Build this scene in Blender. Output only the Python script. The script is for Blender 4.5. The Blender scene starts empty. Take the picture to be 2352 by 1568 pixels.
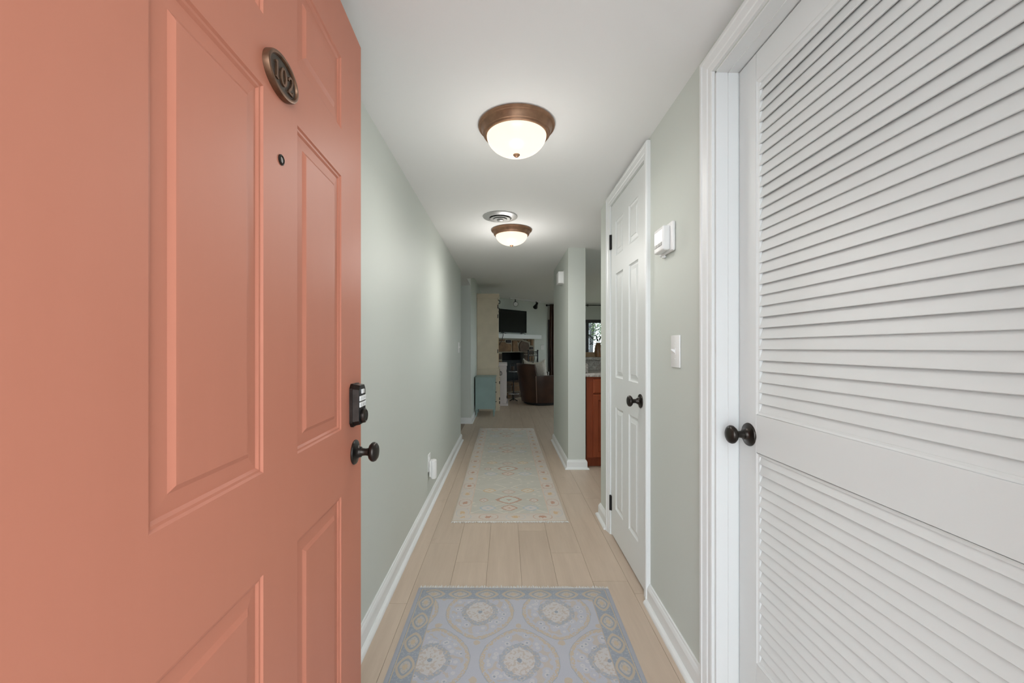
import bpy, bmesh, math, random
from mathutils import Vector, Matrix
R = math.radians
rnd = random.Random(7)
S = bpy.context.scene
COL = S.collection

# ------------------------------------------------------------------ camera, sky, exposure
F = 937.0                      # focal length in pixels of the 2352 px frame
VPX, VPY = 1162.0, 799.0       # vanishing point of the hallway
CAM_H = 1.16
cd = bpy.data.cameras.new('camera'); cam = bpy.data.objects.new('camera', cd); COL.objects.link(cam)
cam.location = (0, 0, CAM_H); cam.rotation_euler = (R(90), 0, 0)
cd.sensor_width = 36; cd.lens = F / 2352 * 36; cd.clip_start = 0.02; cd.clip_end = 200
cd.shift_x = (1176 - VPX) / 2352; cd.shift_y = (VPY - 784) / 2352
S.camera = cam
W = bpy.data.worlds.new('overcast_sky'); S.world = W; W.use_nodes = True
bg = W.node_tree.nodes['Background']
bg.inputs[0].default_value = (0.89, 0.965, 1.03, 1); bg.inputs[1].default_value = 6.5
S.view_settings.view_transform = 'Standard'; S.view_settings.look = 'None'
S.view_settings.gamma = 1; S.view_settings.use_curve_mapping = False
S.view_settings.exposure = 0.0
LAMP = 1.25
FILL_W = 8.0

# ------------------------------------------------------------------ dimensions (metres)
XL, XR, HC = -0.564, 0.657, 2.122          # hall walls, hall ceiling
HL = 2.36                                  # living room ceiling
YB = 11.05                                 # living room back wall
def at(px, py, Y): return ((px - VPX) * Y / F, Y, CAM_H - (py - VPY) * Y / F)

# ------------------------------------------------------------------ materials
def srgb(r, g, b):
    f = lambda c: ((c / 255 + .055) / 1.055) ** 2.4 if c > 10 else c / 255 / 12.92
    return (f(r), f(g), f(b), 1)
def NT(name):
    m = bpy.data.materials.new(name); m.use_nodes = True
    nt = m.node_tree; b = nt.nodes['Principled BSDF']
    return m, nt, b
def math_node(nt, op, *a):
    n = nt.nodes.new('ShaderNodeMath'); n.operation = op
    for i, v in enumerate(a):
        if isinstance(v, (int, float)): n.inputs[i].default_value = v
        else: nt.links.new(v, n.inputs[i])
    return n.outputs[0]
def mix(nt, fac, a, b):
    n = nt.nodes.new('ShaderNodeMix'); n.data_type = 'RGBA'
    for i, v in ((0, fac), (6, a), (7, b)):
        if isinstance(v, (int, float)): n.inputs[i].default_value = v
        elif isinstance(v, tuple): n.inputs[i].default_value = v
        else: nt.links.new(v, n.inputs[i])
    return n.outputs[2]
def noise(nt, vec, scale, detail=2, rough=.5):
    n = nt.nodes.new('ShaderNodeTexNoise'); n.inputs['Scale'].default_value = scale
    n.inputs['Detail'].default_value = detail; n.inputs['Roughness'].default_value = rough
    if vec is not None: nt.links.new(vec, n.inputs['Vector'])
    return n.outputs['Fac']
def objco(nt): return nt.nodes.new('ShaderNodeTexCoord').outputs['Object']
def bump(nt, b, h, strength, dist=.001):
    n = nt.nodes.new('ShaderNodeBump'); n.inputs['Strength'].default_value = strength
    n.inputs['Distance'].default_value = dist
    nt.links.new(h, n.inputs['Height']); nt.links.new(n.outputs[0], b.inputs['Normal'])
def plain(name, col, rough=.5, metal=0, bscale=0, bstr=.1, var=0, vscale=3, coat=0):
    m, nt, b = NT(name)
    b.inputs['Base Color'].default_value = col; b.inputs['Roughness'].default_value = rough
    b.inputs['Metallic'].default_value = metal; b.inputs['Coat Weight'].default_value = coat
    if var or bscale: co = objco(nt)
    if var:
        f = noise(nt, co, vscale, 4)
        f = math_node(nt, 'MULTIPLY', math_node(nt, 'SUBTRACT', f, .35), 3.0)
        n = nt.nodes.new('ShaderNodeClamp'); nt.links.new(f, n.inputs[0])
        d = tuple(c * (1 - var) for c in col[:3]) + (1,)
        nt.links.new(mix(nt, n.outputs[0], d, col), b.inputs['Base Color'])
    if bscale: bump(nt, b, noise(nt, co, bscale, 3), bstr)
    return m
def lin(r, g, b): return (r, g, b, 1)
M = {}
M['wall'] = plain('sage_wall_paint', lin(.588, .618, .572), .55, bscale=260, bstr=.12)
M['ceiling'] = plain('white_ceiling_paint', lin(.86, .858, .85), .8, bscale=180, bstr=.15)
M['trim'] = plain('white_trim_paint', lin(.785, .80, .795), .38, bscale=60, bstr=.05)
M['doorwhite'] = plain('white_door_paint', lin(.75, .77, .76), .42, bscale=90, bstr=.08)
M['dark'] = plain('closet_shade_colour', lin(.10, .10, .10), .9)  # shade inside the closet, put into the wall colour
M['bronze'] = plain('oil_rubbed_bronze', lin(.055, .047, .042), .32, .85, var=.4, vscale=40)
M['black'] = plain('black_metal', lin(.012, .012, .013), .4, .3)
M['plastic'] = plain('white_plastic', lin(.82, .82, .81), .35)
M['concrete'] = plain('porch_concrete', lin(.45, .44, .42), .9, bscale=40, bstr=.3, var=.2)
M['grass'] = plain('lawn_green', lin(.10, .12, .07), .9, var=.4, vscale=2)
def door_paint():
    m, nt, b = NT('coral_door_paint'); co = objco(nt)
    mp = nt.nodes.new('ShaderNodeMapping'); mp.inputs['Scale'].default_value = (6, 40, 1.3)
    nt.links.new(co, mp.inputs[0])
    f = noise(nt, mp.outputs[0], 2.2, 5, .6)
    big = noise(nt, co, 1.6, 2)
    c = mix(nt, f, lin(.50, .172, .108), lin(.56, .205, .136))
    c = mix(nt, big, c, lin(.53, .205, .132))
    sc = noise(nt, co, 9, 6, .75)
    s = math_node(nt, 'GREATER_THAN', sc, .735)
    c = mix(nt, math_node(nt, 'MULTIPLY', s, .35), c, lin(.78, .40, .28))
    nt.links.new(c, b.inputs['Base Color']); b.inputs['Roughness'].default_value = .46; b.inputs['Specular IOR Level'].default_value = .32
    bump(nt, b, noise(nt, mp.outputs[0], 9, 4), .12, .001)
    return m
M['coral'] = door_paint()
def plank_wood():
    m, nt, b = NT('light_oak_vinyl'); co = objco(nt)
    oi = nt.nodes.new('ShaderNodeObjectInfo')
    off = nt.nodes.new('ShaderNodeVectorMath'); off.operation = 'ADD'
    cb = nt.nodes.new('ShaderNodeCombineXYZ')
    for i, k in enumerate((37., 91., 13.)):
        nt.links.new(math_node(nt, 'MULTIPLY', oi.outputs['Random'], k), cb.inputs[i])
    nt.links.new(co, off.inputs[0]); nt.links.new(cb.outputs[0], off.inputs[1])
    mp = nt.nodes.new('ShaderNodeMapping'); mp.inputs['Scale'].default_value = (9, .8, 1)
    nt.links.new(off.outputs[0], mp.inputs[0])
    g = noise(nt, mp.outputs[0], 2.0, 6, .65)
    mp2 = nt.nodes.new('ShaderNodeMapping'); mp2.inputs['Scale'].default_value = (90, 3.0, 1)
    nt.links.new(off.outputs[0], mp2.inputs[0])
    fine = noise(nt, mp2.outputs[0], 2.0, 3, .6)
    c = mix(nt, g, lin(.45, .35, .265), lin(.70, .57, .455))
    c = mix(nt, math_node(nt, 'MULTIPLY', fine, .35), c, lin(.46, .36, .28))
    k = noise(nt, off.outputs[0], 3.0, 3)
    kk = math_node(nt, 'MULTIPLY', math_node(nt, 'GREATER_THAN', k, .69), .12)
    c = mix(nt, kk, c, lin(.34, .25, .18))
    tone = nt.nodes.new('ShaderNodeHueSaturation'); nt.links.new(c, tone.inputs['Color'])
    nt.links.new(math_node(nt, 'ADD', math_node(nt, 'MULTIPLY', oi.outputs['Random'], .07), .955), tone.inputs['Value'])
    nt.links.new(tone.outputs[0], b.inputs['Base Color'])
    b.inputs['Roughness'].default_value = .42
    bump(nt, b, fine, .08, .0006)
    return m
M['plank'] = plank_wood()
M['floorbase'] = plain('floor_underlay', lin(.40, .31, .24), .7, var=.2)
def emis(name, col, s):
    m, nt, b = NT(name); b.inputs['Base Color'].default_value = col
    b.inputs['Emission Color'].default_value = col; b.inputs['Emission Strength'].default_value = s
    b.inputs['Roughness'].default_value = .25
    return m
M['lampglass'] = emis('lit_frosted_glass', lin(1, .86, .66), LAMP); M['lampglass'].node_tree.nodes['Principled BSDF'].inputs['Base Color'].default_value = lin(.10, .09, .07)
M['lampmetal'] = plain('brushed_copper_bronze', lin(.30, .165, .095), .42, .55, var=.25, vscale=30)
M['plaque'] = plain('plaque_copper_edge', lin(.23, .125, .075), .40, .8, var=.35, vscale=60)
M['plaquebg'] = plain('plaque_dark_field', lin(.085, .066, .052), .55, .6, bscale=500, bstr=.7)
def glass(name):
    m = bpy.data.materials.new(name); m.use_nodes = True; nt = m.node_tree; nt.nodes.clear()
    o = nt.nodes.new('ShaderNodeOutputMaterial'); mx = nt.nodes.new('ShaderNodeMixShader')
    t = nt.nodes.new('ShaderNodeBsdfTransparent'); g = nt.nodes.new('ShaderNodeBsdfGlossy'); g.inputs['Roughness'].default_value = .02
    t.inputs[0].default_value = (.94, .96, .95, 1)
    mx.inputs[0].default_value = .06
    nt.links.new(t.outputs[0], mx.inputs[1]); nt.links.new(g.outputs[0], mx.inputs[2]); nt.links.new(mx.outputs[0], o.inputs[0])
    return m
M['glass'] = glass('window_glass')

# ------------------------------------------------------------------ mesh helpers
class MB:
    def __init__(s): s.v = []; s.f = []; s.sm = []
    def add(s, vs, fs, smooth=False):
        n = len(s.v); s.v += [tuple(v) for v in vs]; s.f += [tuple(i + n for i in f) for f in fs]; s.sm += [smooth] * len(fs); return s
    def box(s, a, b):
        x0, y0, z0 = [min(p, q) for p, q in zip(a, b)]; x1, y1, z1 = [max(p, q) for p, q in zip(a, b)]
        return s.add([(x0,y0,z0),(x1,y0,z0),(x1,y1,z0),(x0,y1,z0),(x0,y0,z1),(x1,y0,z1),(x1,y1,z1),(x0,y1,z1)],
                     [(0,3,2,1),(4,5,6,7),(0,1,5,4),(1,2,6,5),(2,3,7,6),(3,0,4,7)])
    def rbox(s, a, b, r=.004, seg=2):
        bm = bmesh.new(); t = MB().box(a, b); vs = [bm.verts.new(v) for v in t.v]
        for f in t.f: bm.faces.new([vs[i] for i in f])
        bmesh.ops.bevel(bm, geom=list(bm.edges), offset=r, segments=seg, affect='EDGES', profile=.5)
        bm.verts.index_update()
        vs = [v.co[:] for v in bm.verts]; fs = [[v.index for v in f.verts] for f in bm.faces]; bm.free()
        return s.add(vs, fs, True)
    def lathe(s, prof, origin=(0,0,0), axis='Z', n=32, smooth=True, sx=1, sy=1):
        vs = []; fs = []; m = len(prof)
        for i in range(n):
            a = 2*math.pi*i/n
            for r, h in prof:
                p = (r*math.cos(a)*sx, r*math.sin(a)*sy, h)
                if axis == 'X': p = (p[2], p[0], p[1])
                elif axis == '-X': p = (-p[2], p[0], p[1])
                elif axis == 'Y': p = (p[1], p[2], p[0])
                elif axis == '-Y': p = (p[0], -p[2], p[1])
                vs.append(tuple(p[k]+origin[k] for k in range(3)))
        for i in range(n):
            j = (i+1) % n
            for k in range(m-1): fs.append((i*m+k, j*m+k, j*m+k+1, i*m+k+1))
        fs.append(tuple(i*m for i in range(n))); fs.append(tuple(i*m+m-1 for i in reversed(range(n))))
        return s.add(vs, fs, smooth)
    def tube(s, pts, r, n=8, smooth=True, cap=True):
        pts = [Vector(p) for p in pts]; rs = r if isinstance(r, (list, tuple)) else [r]*len(pts)
        vs = []; fs = []; prev = None
        for i, p in enumerate(pts):
            d = (pts[min(i+1, len(pts)-1)] - pts[max(i-1, 0)]).normalized()
            if prev is None: u = d.orthogonal().normalized()
            else: u = (prev - d*prev.dot(d)); u = u.normalized() if u.length > 1e-6 else d.orthogonal().normalized()
            prev = u; w = d.cross(u)
            for k in range(n):
                a = 2*math.pi*k/n; vs.append(tuple(p + (u*math.cos(a) + w*math.sin(a))*rs[i]))
        for i in range(len(pts)-1):
            for k in range(n):
                q = (k+1) % n; fs.append((i*n+k, i*n+q, (i+1)*n+q, (i+1)*n+k))
        if cap: fs.append(tuple(reversed(range(n)))); fs.append(tuple((len(pts)-1)*n+k for k in range(n)))
        return s.add(vs, fs, smooth)
    def prism(s, poly, fn, h0, h1, shrink=0):      # poly in 2-D, fn(x, y, h) -> 3-D; top face may be shrunk
        n = len(poly); cx = sum(p[0] for p in poly)/n; cy = sum(p[1] for p in poly)/n
        top = [(cx+(x-cx)*(1-shrink), cy+(y-cy)*(1-shrink)) for x, y in poly]
        vs = [fn(x, y, h0) for x, y in poly] + [fn(x, y, h1) for x, y in top]
        fs = [tuple(reversed(range(n))), tuple(range(n, 2*n))] + [(i, (i+1) % n, n+(i+1) % n, n+i) for i in range(n)]
        return s.add(vs, fs)
    def sweep(s, rows, closed=False, smooth=False):  # rows of equal length joined into quads
        m = len(rows[0]); vs = [p for r in rows for p in r]; fs = []
        for i in range(len(rows)-1):
            for k in range(m-1): fs.append((i*m+k, i*m+k+1, (i+1)*m+k+1, (i+1)*m+k))
        return s.add(vs, fs, smooth)
    def build(s, name, mat, parent=None, local=False, loc=None, weld=True):
        root = parent
        while root is not None and root.parent is not None: root = root.parent
        off = Vector((0, 0, 0))
        if root is not None and not local: off = root.location.copy()
        if loc is not None: off = off + Vector(loc)
        me = bpy.data.meshes.new(name); me.from_pydata([tuple(Vector(v) - off) for v in s.v], [], s.f)
        me.polygons.foreach_set('use_smooth', s.sm)
        bm = bmesh.new(); bm.from_mesh(me)
        bmesh.ops.remove_doubles(bm, verts=bm.verts, dist=1e-6) if weld else None
        bmesh.ops.recalc_face_normals(bm, faces=bm.faces); bm.to_mesh(me); bm.free()
        if any(s.sm): 
            try: me.set_sharp_from_angle(angle=R(38))
            except Exception: pass
        me.materials.append(M[mat] if isinstance(mat, str) else mat)
        o = bpy.data.objects.new(name, me); COL.objects.link(o); o.parent = parent
        if loc is not None: o.location = loc
        return o
def tag(o, label=None, cat=None, group=None, kind=None):
    if label: o['label'] = label
    if cat: o['category'] = cat
    if group: o['group'] = group
    if kind: o['kind'] = kind
    return o
def thing(name, label, cat, loc=(0,0,0), rz=0, group=None, kind=None):
    o = bpy.data.objects.new(name, None); COL.objects.link(o); o.location = loc; o.rotation_euler = (0, 0, rz)
    o.empty_display_size = .1
    return tag(o, label, cat, group, kind)
def copy_tree(o, parent=None):
    c = o.copy(); COL.objects.link(c); c.parent = parent
    for ch in list(o.children): copy_tree(ch, c)
    return c
def struct(name, mb, mat, label, cat, parent=None):
    return tag(mb.build(name, mat, parent), label, cat, kind='structure')

# ------------------------------------------------------------------ shell
mb = MB().box((-2.0, .10, -.10), (3.7, YB+.15, -.004))
floor = struct('floor', mb, 'floorbase', 'light oak plank floor running the length of the hallway', 'floor')
PW, PL = .176, 1.22
starts = {-1: 2.425, 0: 2.21, 1: 2.93, 2: 2.588, 3: 2.31, 4: 2.03}
plank_mesh = None
for k in range(-2, 14):
    x0 = -.2735 + PW*k
    y = starts.get(k, 1.7 + ((k*0.437) % 1)*PL) - 3*PL
    while y < YB:
        a, b_ = max(y, .10), min(y+PL, YB)
        if b_ - a > .03 and not (k > 7 and b_ < 2.9) :
            full = abs((b_-a) - PL) < 1e-6
            if full and plank_mesh is not None:
                o = bpy.data.objects.new('plank', plank_mesh); COL.objects.link(o); o.parent = floor
            else:
                t = MB(); g = .0002; h = .0005
                t.add([(g,g,-.004),(PW-g,g,-.004),(PW-g,b_-a-g,-.004),(g,b_-a-g,-.004),
                       (g+h,g+h,0),(PW-g-h,g+h,0),(PW-g-h,b_-a-g-h,0),(g+h,b_-a-g-h,0)],
                      [(4,5,6,7),(0,1,5,4),(1,2,6,5),(2,3,7,6),(3,0,4,7)])
                o = t.build('plank', 'plank', floor, local=True)
                if full: plank_mesh = o.data
            o.location = (x0, a, 0)
        y += PL
struct('ceiling', MB().box((-2.0, .10, HC), (3.7, 5.63, HL+.25)).box((-2.0, 5.63, HC), (-.54, 6.28, HL+.25)), 'ceiling',
       'low white hallway ceiling with two dome lights', 'ceiling')
struct('ceiling_living', MB().box((-.66, 5.63, HL), (3.7, YB+.15, HL+.25)), 'ceiling', 'higher shaded ceiling of the living room beyond the hallway', 'ceiling')
# left hall wall, side passage, living room left wall
struct('wall_left', MB().box((XL-.12, .25, 0), (XL, 5.10, HC)), 'wall', 'long sage green hallway wall on the left', 'wall')
struct('wall_passage', MB().box((-2.0, 5.0, 0), (XL-.12, 5.10, HC)).box((-2.0, 5.10, 0), (-1.9, 6.28, HC)), 'wall', 'wall of the side passage off the left of the hallway', 'wall')
struct('wall_living_left', MB().box((-2.0, 6.28, 0), (-.54, 6.40, HC)).box((-.66, 6.40, 0), (-.54, 9.50, HL)).box((-.66, 6.28, HC), (-.54, 6.40, HL)), 'wall',
       'sage wall stub past the side passage, turning into the living room', 'wall')
struct('wall_front', MB().box((-2.0, .10, 0), (-.44, .25, HC)).box((.53, .10, 0), (3.7, .25, HC)).box((-.44, .10, 2.065), (.53, .25, HC)), 'wall',
       'front wall around the entrance doorway', 'wall')
# right wall with the two closets
L0, L1, LT = .36, 1.28, 2.026
D0, D1, DT = 1.92, 2.54, 2.040
XO = XR + .115
struct('wall_right', MB().box((XR, .25, 0), (XO, L0, HC)).box((XR, L0, LT), (XO, L1, HC)).box((XR, L1, 0), (XO, D0, HC))
       .box((XR, D0, DT), (XO, D1, HC)).box((XR, D1, 0), (XO, 2.82, HC)), 'wall', 'sage green hallway wall on the right between the closets', 'wall')
struct('wall_closet', MB().box((1.42, .25, 0), (1.5, 2.70, HC)).box((XO, 1.60, 0), (1.42, 1.68, HC)), 'dark', 'closet interior behind the louvered door, coloured dark as shade', 'wall')
struct('wall_kitchen', MB().box((XO, 2.70, 0), (3.6, 2.82, HC)), 'wall', 'kitchen wall backing onto the hall closets', 'wall')
struct('wall_east', MB().box((3.6, .25, 0), (3.7, 3.0, HL)).box((3.6, 4.6, 0), (3.7, 6.6, HL)).box((3.6, 8.6, 0), (3.7, YB+.15, HL))
       .box((3.6, 3.0, 0), (3.7, 4.6, 1.05)).box((3.6, 3.0, 2.0), (3.7, 4.6, HL)).box((3.6, 6.6, 0), (3.7, 8.6, .9)).box((3.6, 6.6, 2.0), (3.7, 8.6, HL)),
       'wall', 'far right outer wall of kitchen and living room', 'wall')
PX0, PX1, PY0, PY1 = .598, .765, 3.92, 5.10
struct('wall_column', MB().box((PX0, PY0, 0), (PX1, PY1, HC)), 'wall', 'short sage wall end standing between hallway and kitchen', 'wall')
WX0, WX1, WT = 1.14, 3.30, 1.926
struct('wall_back', MB().box((1.0, YB, 0), (WX0, YB+.15, HL)).box((WX1, YB, 0), (3.7, YB+.15, HL)).box((WX0, YB, WT), (WX1, YB+.15, HL)), 'wall',
       'back wall of the living room around the glass doors', 'wall')
struct('porch_floor', MB().box((-6, -8, -.16), (6, .10, -.02)), 'concrete', 'concrete porch floor outside the entrance', 'porch')
struct('added_shade_roof', MB().box((-1.3, -1.5, 2.45), (1.4, .10, 2.6)), 'ceiling', 'unseen flat roof added to cut daylight at the entrance', 'porch roof')  # out of view, added to hold back daylight at the doorway
struct('wall_added_baffle', MB().box((-1.3, -1.5, -.02), (-1.15, .10, 2.45)).box((1.25, -1.5, -.02), (1.4, .10, 2.45)), 'ceiling', 'unseen side walls added to narrow daylight at the entrance', 'wall')  # out of view, added to narrow the daylight reaching the doors
struct('ground', MB().box((-30, YB+.15, -.5), (30, 45, -.3)).box((3.7, -8, -.5), (30, YB+.15, -.3)), 'grass', 'green garden ground outside the glass doors', 'ground')

# ------------------------------------------------------------------ baseboards
BP = [(0, 0), (.033, 0), (.032, .007), (.028, .013), (.021, .017), (.0155, .018), (.0155, .066), (.0135, .072), (.011, .078), (.0075, .082), (.0065, .088), (0, .089)]
def baseboard(name, runs, label):
    mb = MB()
    for (x0, y0, x1, y1, e0, e1) in runs:     # room is on the left of the direction of travel; e = 1 outer mitre, -1 inner, 0 square
        d = Vector((x1-x0, y1-y0, 0)).normalized(); n = Vector((-d.y, d.x, 0)); rows = []
        for (x, y, e, sg) in ((x0, y0, e0, -1), (x1, y1, e1, 1)):
            rows.append([tuple(Vector((x, y, 0)) + n*p + d*(sg*e*p) + Vector((0, 0, z))) for p, z in BP])
        mb.sweep(rows)
        for r in rows: mb.add(r, [tuple(range(len(r)))])
    return struct(name, mb, 'trim', label, 'baseboard')
baseboard('baseboard_left', [(XL, 5.10, XL, .25, 1, 0)], 'white baseboard with shoe moulding along the left hallway wall')
baseboard('baseboard_passage', [(-.54, 9.3, -.54, 6.28, 0, 1), (-.54, 6.28, -1.9, 6.28, 1, 0)], 'white baseboard around the wall stub past the side passage')
baseboard('baseboard_right', [(XR, L1+.064, XR, D0-.064, 0, 0)], 'white baseboard below the light switch on the right wall')
baseboard('baseboard_corner', [(XR, D1+.064, XR, 2.82, 0, 1), (XR, 2.82, 3.5, 2.82, 1, 0)], 'short white baseboard at the corner past the six-panel door')
baseboard('baseboard_column', [(PX0, PY0, PX0, PY1, 1, 1), (PX1, PY0, PX0, PY0, 1, 1), (PX0, PY1, PX1, PY1, 1, 1)], 'white baseboard wrapping the short wall by the kitchen')

# ------------------------------------------------------------------ door casings and jambs on the right wall
CP = [(0, 0), (0, .009), (.004, .0105), (.020, .011), (.023, .0135), (.027, .0145), (.044, .0175), (.047, .0205), (.057, .0205), (.061, .0175), (.062, .012), (.062, 0)]
def casing(name, y0, y1, zt, label, rev=.004):
    y0 += -rev; y1 += rev; zt += rev
    rows = [[(XR-p, y0-d, 0) for d, p in CP], [(XR-p, y0-d, zt+d) for d, p in CP], [(XR-p, y1+d, zt+d) for d, p in CP], [(XR-p, y1+d, 0) for d, p in CP]]
    return struct(name, MB().sweep(rows), 'trim', label, 'door trim')
casing('trim_1', L0, L1, LT, 'white moulded casing around the louvered closet door')
casing('trim_2', D0, D1, DT, 'white moulded casing around the six-panel door')
LF = XR + .070                         # front face of the louvered door
jt = .006
struct('trim_3', MB().box((XR, L1-jt, 0), (XO, L1, LT)).box((XR, L0, 0), (XO, L0+jt, LT)).box((XR, L0, LT-jt), (XO, L1, LT))
       .box((LF-.034, L1-jt-.0025, 0), (LF-.003, L1-jt, LT-jt)).box((LF-.034, L0+jt, LT-jt-.0025), (LF-.003, L1-jt, LT-jt)), 'trim',
       'white jamb lining the louvered closet opening', 'door jamb')
struct('trim_4', MB().box((XR+.002, D1-.004, 0), (XO, D1, DT)).box((XR+.002, D0, 0), (XO, D0+.004, DT)).box((XR+.002, D0, DT-.004), (XO, D1, DT)), 'trim',
       'white jamb lining the six-panel door opening', 'door jamb')

# ------------------------------------------------------------------ knobs
def knob(parent, pos, axis, local=False, mat='bronze'):
    k = MB().lathe([(.0001, .040), (.012, .0405), (.021, .043), (.0265, .049), (.0275, .054), (.025, .060), (.018, .0645), (.008, .066), (.0001, .0663)], pos, axis, 28).build('knob', mat, parent, local)
    MB().lathe([(.0001, .018), (.0125, .018), (.0105, .024), (.0098, .032), (.0115, .040), (.0001, .0405)], pos, axis, 20).build('knob_neck', mat, k, local)
    MB().lathe([(.0001, -.001), (.0335, -.001), (.0345, .002), (.033, .005), (.029, .0065), (.020, .009), (.0155, .014), (.0145, .019), (.0001, .019)], pos, axis, 32).build('knob_rosette', mat, k, local)
    return k

# ------------------------------------------------------------------ louvered closet door
d3 = thing('door_1', 'tall white louvered closet door with dark bronze knob', 'door', (LF, L1-.009, .008), kind='structure')
y0, y1, zt, zb = L0+.009, L1-.009, LT-.009, .008
TB = .035
ZR = [(zb, .245), (.856, .968), (1.934, zt)]
ST = .086
for a, b_ in ((y0, y0+ST), (y1-ST, y1)):
    MB().rbox((LF, a, zb), (LF+TB, b_, zt), .0015, 1).build('stile', 'doorwhite', d3)
for a, b_ in ZR:
    MB().rbox((LF+.0002, y0+ST-.001, a), (LF+TB-.0002, y1-ST+.001, b_), .0015, 1).build('rail', 'doorwhite', d3)
for a, b_ in ((ZR[0][1], ZR[1][0]), (ZR[1][1], ZR[2][0])):      # sticking around each louvre bay
    prof = [(0, .0003), (.004, .0035), (.009, .0045), (.011, .012), (.011, .030)]
    ya, yb = y0+ST, y1-ST
    rows = [[(LF+x, ya+d, a+d) for d, x in prof], [(LF+x, ya+d, b_-d) for d, x in prof], [(LF+x, yb-d, b_-d) for d, x in prof], [(LF+x, yb-d, a+d) for d, x in prof], [(LF+x, ya+d, a+d) for d, x in prof]]
    MB().sweep(rows).build('sticking', 'doorwhite', d3)
sm = None
P = .0312
for a, b_ in ((ZR[0][1], ZR[1][0]), (ZR[1][1], ZR[2][0])):
    n = int(round((b_-a)/P)); pp = (b_-a)/n
    for i in range(n):
        if sm is None:
            prof = [(.0035, .0012), (.0045, 0), (.0082, .0006), (.0160, .0375), (.0157, .0398), (.0138, .0404), (.0042, .0046)]
            t = MB(); rows = [[(x, yy, z) for x, z in prof+prof[:1]] for yy in (-(y1-y0)/2+ST+.004, (y1-y0)/2-ST-.004)]
            t.sweep(rows)
            o = t.build('slat', 'doorwhite', d3, local=True); sm = o.data
        else:
            o = bpy.data.objects.new('slat', sm); COL.objects.link(o); o.parent = d3
        o.location = Vector((LF, (y0+y1)/2, a + i*pp + .0005 + rnd.uniform(-.0006, .0006))) - d3.location
        o.rotation_euler = (0, rnd.choice((0, 0, .004, -.004, .008, .03, .06)), 0)
knob(d3, (LF, L1-.009-.052, .902), '-X')

# ------------------------------------------------------------------ six panel doors
PANEL_A = [(0, 0), (.003, -.0035), (.007, -.0040), (.011, -.0075), (.034, -.0060), (.042, -.0012), (.046, -.0010)]   # embossed steel
PANEL_B = [(0, 0), (.004, -.0045), (.010, -.0075), (.016, -.0078), (.034, -.0030), (.037, -.0010)]
def panel_mesh(mb, x0, x1, z0, z1, prof, fn):
    rows = [[fn(x0+d, z0+d, h) for d, h in prof], [fn(x1-d, z0+d, h) for d, h in prof], [fn(x1-d, z1-d, h) for d, h in prof], [fn(x0+d, z1-d, h) for d, h in prof], [fn(x0+d, z0+d, h) for d, h in prof]]
    mb.sweep(rows, smooth=False)
    d, h = prof[-1]
    mb.add([fn(x0+d, z0+d, h), fn(x1-d, z0+d, h), fn(x1-d, z1-d, h), fn(x0+d, z1-d, h)], [(0, 1, 2, 3)])
def panel_door(parent, w, z0, z1, xs, zs, T, prof, fn, mat, local):
    # slab: back box plus a front skin with holes; panels fill the holes
    gx = [0] + [v for p in xs for v in p] + [w]; gz = [z0] + [v for p in zs for v in p] + [z1]
    mb = MB()
    for i in range(len(gx)-1):
        for j in range(len(gz)-1):
            if i % 2 == 1 and j % 2 == 1: continue
            mb.add([fn(gx[i], gz[j], 0), fn(gx[i+1], gz[j], 0), fn(gx[i+1], gz[j+1], 0), fn(gx[i], gz[j+1], 0)], [(0, 1, 2, 3)])
    c = [(0, z0), (w, z0), (w, z1), (0, z1)]
    for i in range(4):
        a, b_ = c[i], c[(i+1) % 4]
        mb.add([fn(*a, 0), fn(*b_, 0), fn(*b_, -T), fn(*a, -T)], [(0, 1, 2, 3)])
    mb.add([fn(*p, -T) for p in c], [(0, 1, 2, 3)])
    mb.build('slab', mat, parent, local)
    for a, b_ in xs:
        for p, q in zs:
            t = MB(); panel_mesh(t, a, b_, p, q, prof, fn); t.build('panel', mat, parent, local)
d2 = thing('door_2', 'closed white six-panel hall closet door with dark knob', 'door', (XR, D0+.006, .012), kind='structure')
DX = XR - .001
w2 = D1 - D0 - .012
xs = [(2.023-D0-.006, 2.180-D0-.006), (2.286-D0-.006, 2.440-D0-.006)]
panel_door(d2, w2, .012, DT-.006, xs, [(.195, .807), (.985, 1.603), (1.709, 1.918)], .035, PANEL_B,
           lambda x, z, h: (DX-h, D0+.006+x, z), 'doorwhite', False)
knob(d2, (DX, 1.986, .902), '-X')
MB().rbox((DX-.0015, D0+.003, .875), (DX+.004, D0+.0065, .930), .0005, 1).build('strike_plate', 'bronze', d2)
for z in (1.816, .20):
    h = MB().lathe([(.0001, -.046), (.0065, -.046), (.0065, .046), (.0001, .046)], (DX-.007, D1-.003, z), 'Z', 12).build('hinge', 'black', d2)
    MB().box((DX-.004, D1-.016, z-.045), (DX-.0006, D1+.010, z+.045)).build('hinge_leaf', 'black', h)
    t = MB()
    for k in range(3):
        t.lathe([(.0001, 0), (.0028, 0), (.002, .0012), (.0001, .0014)], (DX-.004, D1-.010, z-.03+.03*k), '-X', 8)
    t.build('hinge_screw', 'bronze', h)

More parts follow.
